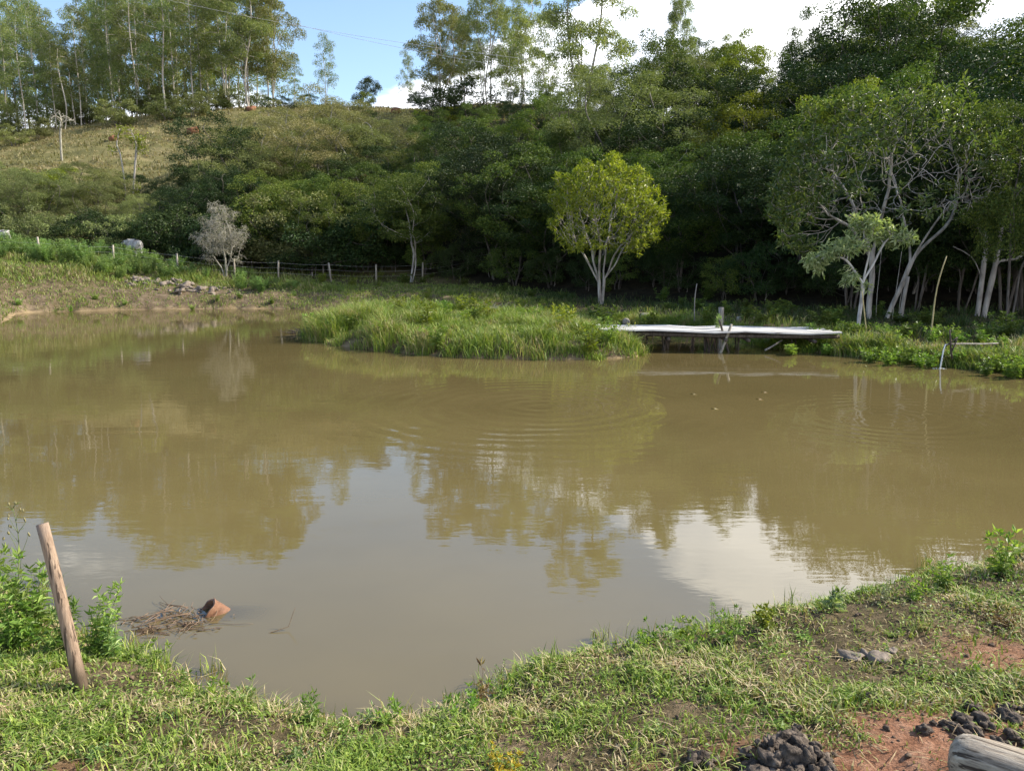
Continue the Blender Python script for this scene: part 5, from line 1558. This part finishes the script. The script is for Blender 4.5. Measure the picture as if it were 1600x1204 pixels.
nt.links.new(bump(nt, f, 0.9, 0.015), p.inputs['Normal'])
nt.links.new(p.outputs[0], out.inputs['Surface'])
lg = MB()
rs = [0.035, 0.068, 0.086, 0.092, 0.095, 0.096, 0.098, 0.10, 0.10, 0.10]
ts = [-0.035, -0.022, 0.0, 0.03, 0.10, 0.2, 0.35, 0.5, 0.7, 0.95]
lg.add(*tube([(t, 0, 0.075) for t in ts], rs, 26, rough=0.10, seed=8))
lo = lg.build('log', m, loc=(g[0], g[1], z))
lo.rotation_euler = (0, 0, math.atan2(dirv[1], dirv[0]))
tag(lo, 'short weathered grey log lying at the bottom right corner', 'log')
# pale stones in the turf
for k, (u, v, r_) in enumerate(((1330, 1000, 0.05), (1375, 1008, 0.055), (1352, 996, 0.035), (1395, 998, 0.03))):
    g = G(u, v, 0.42)
    tag(MB().add(*lump(rng, (0, 0, 0.005), r_, 0.5, 14, 0.35)).build('stone', M['stone_pale'], loc=(g[0], g[1], Hs(*g))), 'pale grey lump of stone half sunk in the turf of the near bank', 'stone', 'pale stones in the near turf')
# rubble on the far bank
for k in range(50):
    u = rng.uniform(195, 385)
    v = np.interp(u, [195, 290, 385], [436, 442, 452]) + rng.normal() * 4
    x, y, z = spot(u, 44.3 + rng.uniform(-0.9, 1.0))
    r_ = 0.06 + 0.26 * rng.random() ** 2
    tag(MB().add(*lump(rng, (0, 0, 0.02), r_, 0.62, 14, 0.7)).build('stone', M['stone_pale'], loc=(x, y, z)), 'pale stone of the rubble strewn on the far dirt bank', 'stone', 'rubble on the far bank')

# fence of the field: posts and three wires
fn = empty('wire_fence', (0, 0, 0), 'fence of grey wooden posts and thin wires running along the field and before the wood', 'fence')
fp = [(-60, 45.5), (65, 46.3), (178, 48.2), (278, 48.8), (367, 49.3), (435, 49.6), (518, 50), (588, 50.6), (660, 51.2), (730, 52), (800, 53)]
tops = []
frng = np.random.default_rng(490)
for u, D in fp:
    x, y, z = spot(u, D)
    hgt = 1.45 if u in (65,) else 1.22
    tilt = frng.normal(size=2) * 0.04 + (np.array([-0.10, 0]) if u == 65 else 0)
    mb = MB().add(*tube([(0, 0, -0.3), (tilt[0] * .5, tilt[1] * .5, hgt * .5), (tilt[0], tilt[1], hgt)], [0.062, 0.060, 0.056], 8, rough=0.12, seed=u + 99))
    mb.build('post', M['post_wood'], fn, loc=(x, y, z))
    tops.append(np.array([x, y, z]))
for k in range(3):
    pts = []
    for i in range(len(tops) - 1):
        a, b = tops[i] + [0, -0.07, 0.45 + 0.32 * k], tops[i + 1] + [0, -0.07, 0.45 + 0.32 * k]
        for t in np.linspace(0, 1, 6, endpoint=False):
            pts.append(a + (b - a) * t - np.array([0, 0, 0.05 * math.sin(t * math.pi)]))
    MB().add(*tube(np.array(pts), 0.0045, 4)).build('wire', M['wire'], fn)
# electric wires crossing above the hill
for k, (pl, lb) in enumerate((([(100, -40), (345, 22), (480, 46), (650, 64), (830, 92), (1010, 112)], 'upper thin pale electric wire crossing the sky in front of the eucalyptus grove'),
                              ([(430, 30), (690, 88), (815, 106), (1010, 130)], 'lower thin pale electric wire crossing in front of the eucalyptus grove'))):
    p0 = np.array(pl, float)
    uu = np.linspace(p0[0, 0], p0[-1, 0], 40)
    cf = np.polyfit(p0[:, 0], p0[:, 1], 2)
    pts = np.array([P(q, np.polyval(cf, q), 66 + 4 * (q - 100) / 900) for q in uu])
    tag(MB().add(*tube(pts, 0.013, 5)).build('electric_wire', M['wire_pale']), lb, 'wire')

# jetty
jt_a, jt_b = np.array([x_at(925, 21.7, 0.6), 21.75, 0.60]), np.array([x_at(1297, 21.0, 0.6), 20.95, 0.57])
jd = norm(jt_b - jt_a)
jn = np.array([-jd[1], jd[0], 0])
jl = np.linalg.norm(jt_b - jt_a)
jet = empty('jetty', tuple((jt_a + jt_b) / 2 * np.array([1, 1, 0])), 'low grey wooden jetty reaching from the island to the right bank', 'jetty')
jc = np.array(jet.location)
m_deck = solid_mat('weathered_glare_boards', [(0.28, (0.24, 0.21, 0.18)), (0.40, (0.55, 0.52, 0.48)), (0.7, (0.72, 0.69, 0.65))], 3, rough=0.5, spec=0.5, bstr=0.4, bdist=0.01, vec_scale=(0.5, 5, 5))  # weathered boards, base colour whitened to carry the sun's glare
nt = m_deck.node_tree
pn = next(n for n in nt.nodes if n.type == 'BSDF_PRINCIPLED')
oc = pn.inputs['Base Color'].links[0].from_socket
oi = nd(nt, 'ShaderNodeObjectInfo')
hs = nd(nt, 'ShaderNodeHueSaturation')
mrn = nd(nt, 'ShaderNodeMapRange')
mrn.inputs['To Min'].default_value, mrn.inputs['To Max'].default_value = 0.8, 1.2
nt.links.new(oi.outputs['Random'], mrn.inputs['Value'])
nt.links.new(mrn.outputs[0], hs.inputs['Value'])
nt.links.new(oc, hs.inputs['Color'])
nt.links.new(hs.outputs[0], pn.inputs['Base Color'])
Rm = np.stack([jd, jn, np.cross(jd, jn)], 1)
jrng = np.random.default_rng(500)
for k in range(7):
    off = -0.84 + 0.28 * k
    e0, e1 = jrng.uniform(-0.2, 0.2), jrng.uniform(-0.45, 0.1)
    n = 9
    mb = MB()
    prev = None
    tt = np.linspace(e0, jl + e1, n)
    zz = jrng.normal(size=n) * 0.009 - 0.035 * np.sin(np.linspace(0, 3 * math.pi, n)) ** 2
    V = []
    for t, dz in zip(tt, zz):
        c = jt_a + jd * t + jn * off + np.array([0, 0, dz + 0.006 * (k % 2)])
        for sx, sz in ((-0.122, -0.02), (0.122, -0.02), (0.122, 0.02), (-0.122, 0.02)):
            V.append(c + jn * sx + np.array([0, 0, sz]) - jc)
    Q = [[4 * i + q, 4 * i + (q + 1) % 4, 4 * i + 4 + (q + 1) % 4, 4 * i + 4 + q] for i in range(n - 1) for q in range(4)] + [[3, 2, 1, 0], [4 * n - 4, 4 * n - 3, 4 * n - 2, 4 * n - 1]]
    mb.add(V, Q).build('deck_board', m_deck, jet, smooth=False)
for off in (-0.80, 0.0, 0.80):
    mb = MB()
    a, b = jt_a + jn * off - [0, 0, 0.115], jt_b + jn * off - [0, 0, 0.115]
    mb.add(*tube(np.array(chain(a - jc, b - jc, 14, 0.02, jrng)), 0.055, 8, rough=0.3, seed=4)).build('beam', M['dark_wood'], jet)
for t in (0.32, 0.55, 0.64, 0.90):
    c = jt_a + jd * jl * t - [0, 0, 0.24]
    MB().add(*tube(np.array([c - jn * 1.0 - jc, c - jc, c + jn * 1.0 - jc]), 0.05, 7, rough=0.2, seed=6)).build('cross_beam', M['dark_wood'], jet)
def post_bundle(u0, u1, n, lean=0.08, mat='dark_wood', Dj=(20.75, 21.4), r=(0.012, 0.032)):
    for k in range(n):
        u = jrng.uniform(u0, u1)
        D = jrng.uniform(*Dj)
        b = np.array([x_at(u, D, 0), D, -0.45])
        t_ = b + np.array([jrng.normal() * lean, jrng.normal() * 0.05, 0.92])
        mb = MB()
        stick(mb, b - jc, t_ - jc, jrng.uniform(*r), jrng.uniform(*r), 6, 0.02, jrng, 6)
        mb.build('support', M[mat], jet)
post_bundle(1032, 1048, 7)
post_bundle(1076, 1118, 14, 0.14)
post_bundle(1005, 1010, 1); post_bundle(1150, 1156, 2); post_bundle(1240, 1290, 4)
rt = MB()
for k in range(34):                            # dead roots hanging off the edge
    u = jrng.choice([jrng.uniform(1070, 1118), jrng.uniform(1112, 1124), jrng.uniform(985, 1070)], p=[0.5, 0.3, 0.2])
    a = np.array([x_at(u, 20.7, 0.5), 20.72, jrng.uniform(0.42, 0.52)])
    b = a + np.array([jrng.normal() * 0.12, jrng.normal() * 0.06 - 0.03, -jrng.uniform(0.15, 0.5)])
    rt.add(*tube(np.array(chain(a - jc, b - jc, 5, 0.03, jrng)), np.linspace(0.008, 0.003, 5), 4))
rt.build('hanging_roots', solid_mat('dead_roots', [(0.3, (0.10, 0.065, 0.045)), (0.7, (0.28, 0.19, 0.14))], 8, bstr=0.2), jet)
for (u0, v0, u1, v1, D, r, mt, nm) in ((1143, 506, 1123, 547, 20.45, 0.035, 'post_wood', 'brace'), (1124, 500, 1142, 548, 20.55, 0.03, 'dark_wood', 'brace')):
    mb = MB()
    stick(mb, P(u0, v0, D) - jc, P(u1, v1, D) - [0, 0, 0.25] - jc, r, r * 1.1, 7, 0.01, jrng, 7)
    mb.build(nm, M[mt], jet)
mb = MB()
stick(mb, P(1222, 531, 20.7), P(1196, 544, 20.3) - [0, 0, 0.05], 0.022, 0.03, 6, 0.02, jrng)
tag(mb.build('fallen_stick', M['grey_wood']), 'grey stick sloping into the water by the right end of the jetty', 'stick')
g = P(1123, 503, 21.3)
put_weed(mk('sprig', 510, 0.36, 5, 0.12, 0.05, M['leaf_weed'], M['stem_green'], 0.5, 50), g[0], 21.3, 'leafy sprig growing at the middle of the jetty above the crossed braces', None, 1.0, 0, 'sprig', 0.6)

# stakes, poles and logs on the right bank
def pole(name, label, cat, u0, v0, u1, v1, D, r0, r1, mat, bend=0.02, below=0.15):
    a, b = P(u0, v0, D), P(u1, v1, D)
    b[2] = min(b[2], Hs(b[0], b[1])) - below
    mb = MB()
    stick(mb, a - b, (0, 0, 0), r1, r0, 10, bend, np.random.default_rng(int(u0)), 8)
    return tag(mb.build(name, mat, loc=tuple(b)), label, cat)
bam = solid_mat('bamboo', [(0.3, (0.30, 0.25, 0.12)), (0.7, (0.45, 0.38, 0.21))], 4, bstr=0.1)
pole('bamboo_pole', 'long thin bamboo pole stuck slanting in the right bank', 'pole', 1479, 400, 1453, 528, 19.3, 0.022, 0.014, bam, 0.03)
pole('thin_stake', 'thin straight stake leaning beside the young white stemmed tree', 'stake', 1347, 455, 1357, 520, 21.0, 0.018, 0.015, bam, 0.01)
pole('dead_snag', 'broken dead trunk leaning at the foot of the big forked tree', 'trunk', 1419, 432, 1408, 500, 26.0, 0.075, 0.055, M['grey_wood'], 0.03)
pole('thin_stick', 'thin grey stick standing in the shade behind the jetty', 'stick', 1089, 443, 1086, 482, 28.0, 0.022, 0.018, M['grey_wood'], 0.02)
pole('stump', 'short wooden stump standing behind the jetty', 'stump', 1127, 480, 1126, 500, 24.6, 0.085, 0.085, M['grey_wood'], 0.0)
def short_log(label, u, v, L, r, yaw, zoff=0.5):
    g = G(u, v, zoff)
    z = Hs(*g)
    o = MB().add(*tube([(-L / 2, 0, r * .8), (-L / 4, 0, r * .82), (L / 4, 0, r * .8), (L / 2, 0, r * .8)], r, 14, rough=0.1, seed=3)).build('log', M['post_wood'], loc=(g[0], g[1], z))
    o.rotation_euler = (0, 0, yaw)
    return tag(o, label, 'log')
short_log('cut log seen end on in the shade behind the left part of the jetty', 979, 487, 0.5, 0.15, 1.45)
short_log('pale short log lying right of the log seen end on', 1012, 487, 0.62, 0.12, 0.15)
short_log('pale log lying behind the middle of the jetty', 1165, 497, 0.6, 0.09, -0.1)
short_log('flat weathered log at the foot of the thin grey stick', 1090, 484, 0.45, 0.07, 0.0)
mb = MB()
brng = np.random.default_rng(520)
g = G(775, 478, 0.8)
for k in range(80):
    a = brng.uniform(0, 6.28)
    p0 = np.array([brng.normal() * 0.35, brng.normal() * 0.25, 0.02])
    mb.add(*tube(np.array(chain(p0, p0 + np.array([math.cos(a) * 0.5, math.sin(a) * 0.3, brng.uniform(0.05, 0.5)]), 5, 0.05, brng)), np.linspace(0.012, 0.004, 5), 4))
tag(mb.build('brush_pile', M['bark_dry'], loc=(g[0], g[1], Hs(*g))), 'heap of dry twigs on the bank just behind the island', 'brush pile')
mb = MB()
g = G(468, 521, 0.0)
for k in range(26):
    a = brng.uniform(2.2, 4.4)
    p0 = np.array([brng.normal() * 0.15 + 0.2, brng.normal() * 0.12, 0.03])
    mb.add(*tube(np.array(chain(p0, p0 + np.array([math.cos(a) * 0.55, math.sin(a) * 0.3, brng.uniform(-0.02, 0.16)]), 5, 0.05, brng)), np.linspace(0.014, 0.005, 5), 4))
tag(mb.build('brushwood', M['dark_wood'], loc=(g[0], g[1], 0)), 'dark dead branches trailing in the water off the left tip of the island', 'branches')

# spring water spout on the right bank
Dp = 17.2
b0 = P(1478, 538, Dp)
sp = empty('water_spout', (b0[0], b0[1], 0), 'small pipe on a forked stick pouring a thin stream into the pond', 'water spout')
so = np.array([b0[0], b0[1], 0])
MB().add(*tube(np.array(chain(P(1560, 536, Dp + 0.7) - so, b0 - so, 8, 0.01, brng)), 0.018, 8)).build('pipe', M['grey_wood'], sp)
mb = MB()
stick(mb, P(1484, 515, Dp) - so, P(1488, 560, Dp) - so, 0.018, 0.026, 6, 0.01, brng)
stick(mb, P(1495, 530, Dp) - so, P(1487, 548, Dp) - so, 0.014, 0.02, 5, 0.01, brng)
stick(mb, P(1474, 543, Dp) - so, P(1496, 527, Dp) - so, 0.014, 0.016, 5, 0.01, brng)
mb.build('forked_stick', M['dark_wood'], sp)
m, nt, out = new_mat('falling_water')
p = nd(nt, 'ShaderNodeBsdfPrincipled')
p.inputs['Base Color'].default_value = (0.78, 0.80, 0.80, 1)
p.inputs['Roughness'].default_value = 0.15
nt.links.new(bump(nt, noise(nt, 30, 3), 0.6, 0.02), p.inputs['Normal'])
nt.links.new(p.outputs[0], out.inputs['Surface'])
e_ = b0 - so
w_pts = np.array([e_ + np.array([-0.10 * t, -0.03 * t, -e_[2] * t * t]) for t in np.linspace(0, 1, 10)])
mb = MB().add(*tube(w_pts, np.linspace(0.012, 0.018, 10), 7, rough=0.5, seed=1))
for k in range(26):
    a, q = brng.uniform(0, 6.28), brng.uniform(0, 0.16)
    mb.add(*lump(brng, w_pts[-1] + np.array([math.cos(a) * q, math.sin(a) * q * 0.6, 0.004]), brng.uniform(0.006, 0.02), 0.35, 8, 0.1))
mb.build('water_jet', m, sp)
for k, (u, v) in enumerate(((1185, 625), (1115, 640), (1082, 617), (1193, 614))):
    g = G(u, v)
    V, Q = leaves(np.array([[0, 0, 0.006], [0.05, 0.02, 0.008]]), np.array([[1, 0.2, 0], [-0.3, 1, 0.1]]), np.array([[0, 0, 1.0], [0.1, 0, 1.0]]), 0.13, 0.06, fold=0.1)
    tag(MB().add(V, Q).build('floating_leaf', M['straw'], smooth=False, loc=(g[0], g[1], 0)), 'pale dead leaf floating on the water in front of the jetty', 'leaf', 'floating leaves')

# termite mounds on the hill
for k, (u, v, r_, lb) in enumerate(((303, 208, 0.75, 'largest red earth mound on the sunny middle of the hillside'), (178, 219, 0.6, 'red earth mound beside the thin two stemmed tree on the hillside'),
                                    (392, 173, 0.75, 'red earth mound at the foot of the white trunked eucalyptus'), (619, 176, 0.7, 'orange earth mound on the crest under the pale skyline eucalyptus'))):
    D = 100.0
    for _ in range(30):                        # slide along the line of sight until it meets the hill
        x, y, z = spot(u, D)
        D += np.clip((z_at(v, D) - z) * 2.0, -3, 3)
        D = float(np.clip(D, 60, 124))
    x, y, z = spot(u, D)
    tag(MB().add(*lump(rng, (0, 0, 0.1), r_, 0.8, 16, 0.3)).build('earth_mound', M['red_earth'], loc=(x, y, z)), lb, 'earth mound')

# white cattle half hidden in the weeds
for u, D, s in ((203, 50.6, 0.9), (213, 50.2, 0.9), (222, 50.6, 0.85), (231, 50.3, 0.9), (193, 50.3, 0.95), (2, 49.4, 1.15), (16, 49.8, 1.1), (28, 49.2, 1.1), (-10, 49, 1.1)):
    x, y, z = spot(u, D)
    put_weed(FW[u % 3], x, y, 'tall weed clump screening the white cattle from the pond', 'weeds in front of the cattle', s * 1.2, u, 'weed_clump', z, sx=s * 1.3)
def cow(u, D, yaw, label, grazing):
    x, y, z = spot(u, D)
    J = [(0, 0, 1.12, .30, .34), (0.45, 0, 1.14, .32, .36), (0.72, 0, 1.28, .24, .28), (0.98, 0, 1.22 if not grazing else 1.0, .17, .2), (1.22, 0, 1.30 if not grazing else 0.72, .13, .16),
         (1.42, 0, 1.22 if not grazing else 0.52, .12, .12), (1.62, 0, 1.10 if not grazing else 0.36, .075, .08), (-0.45, 0, 1.15, .29, .31), (-0.68, 0, 1.16, .20, .22), (-0.80, 0, 1.05, .04, .04), (-0.84, 0, 0.6, .03, .03)]
    E_ = [(0, 1), (1, 2), (2, 3), (3, 4), (4, 5), (5, 6), (0, 7), (7, 8), (8, 9), (9, 10)]
    for s in (-1, 1):
        b = len(J)
        J += [(0.50, s * .18, 0.82, .13, .13), (0.53, s * .19, 0.50, .075, .075), (0.52, s * .19, 0.22, .055, .055), (0.54, s * .19, 0.04, .06, .06)]
        E_ += [(1, b), (b, b + 1), (b + 1, b + 2), (b + 2, b + 3)]
        b = len(J)
        J += [(-0.52, s * .18, 0.82, .16, .16), (-0.42, s * .19, 0.62, .10, .10), (-0.62, s * .19, 0.42, .06, .06), (-0.56, s * .19, 0.04, .06, .06)]
        E_ += [(7, b), (b, b + 1), (b + 1, b + 2), (b + 2, b + 3)]
        b = len(J)
        h5 = np.array(J[5][:3])
        J += [tuple(h5 + [-0.10, s * .12, 0.05]) + (.05, .03), tuple(h5 + [-0.16, s * .27, -0.02]) + (.045, .02)]
        E_ += [(5, b), (b, b + 1)]
    me = bpy.data.meshes.new('cow')
    me.from_pydata([j[:3] for j in J], E_, [])
    me.materials.append(M['cow_white'])
    o = link('cow', me)
    o.location, o.rotation_euler = (x, y, z), (0, 0, yaw)
    o.modifiers.new('skin', 'SKIN')
    sv = me.skin_vertices[0].data
    for k, j in enumerate(J):
        sv[k].radius = (j[3], j[4])
        sv[k].use_root = (k == 0)
    sub = o.modifiers.new('sub', 'SUBSURF')
    sub.levels = sub.render_levels = 2
    h5 = np.array(J[5][:3])
    for s in (-1, 1):
        MB().add(*tube([h5 + [-0.08, s * .07, 0.08], h5 + [-0.10, s * .14, 0.17], h5 + [-0.10, s * .13, 0.27]], [0.03, 0.022, 0.006], 6)).build('horn', M['horn'], o)
    return tag(o, label, 'cow')
cow(212, 51.6, 2.5, 'white cow standing behind the weeds left of the bare tree', False)
cow(10, 51.0, 2.2, 'white cow half hidden by weeds at the left edge of the field', True)
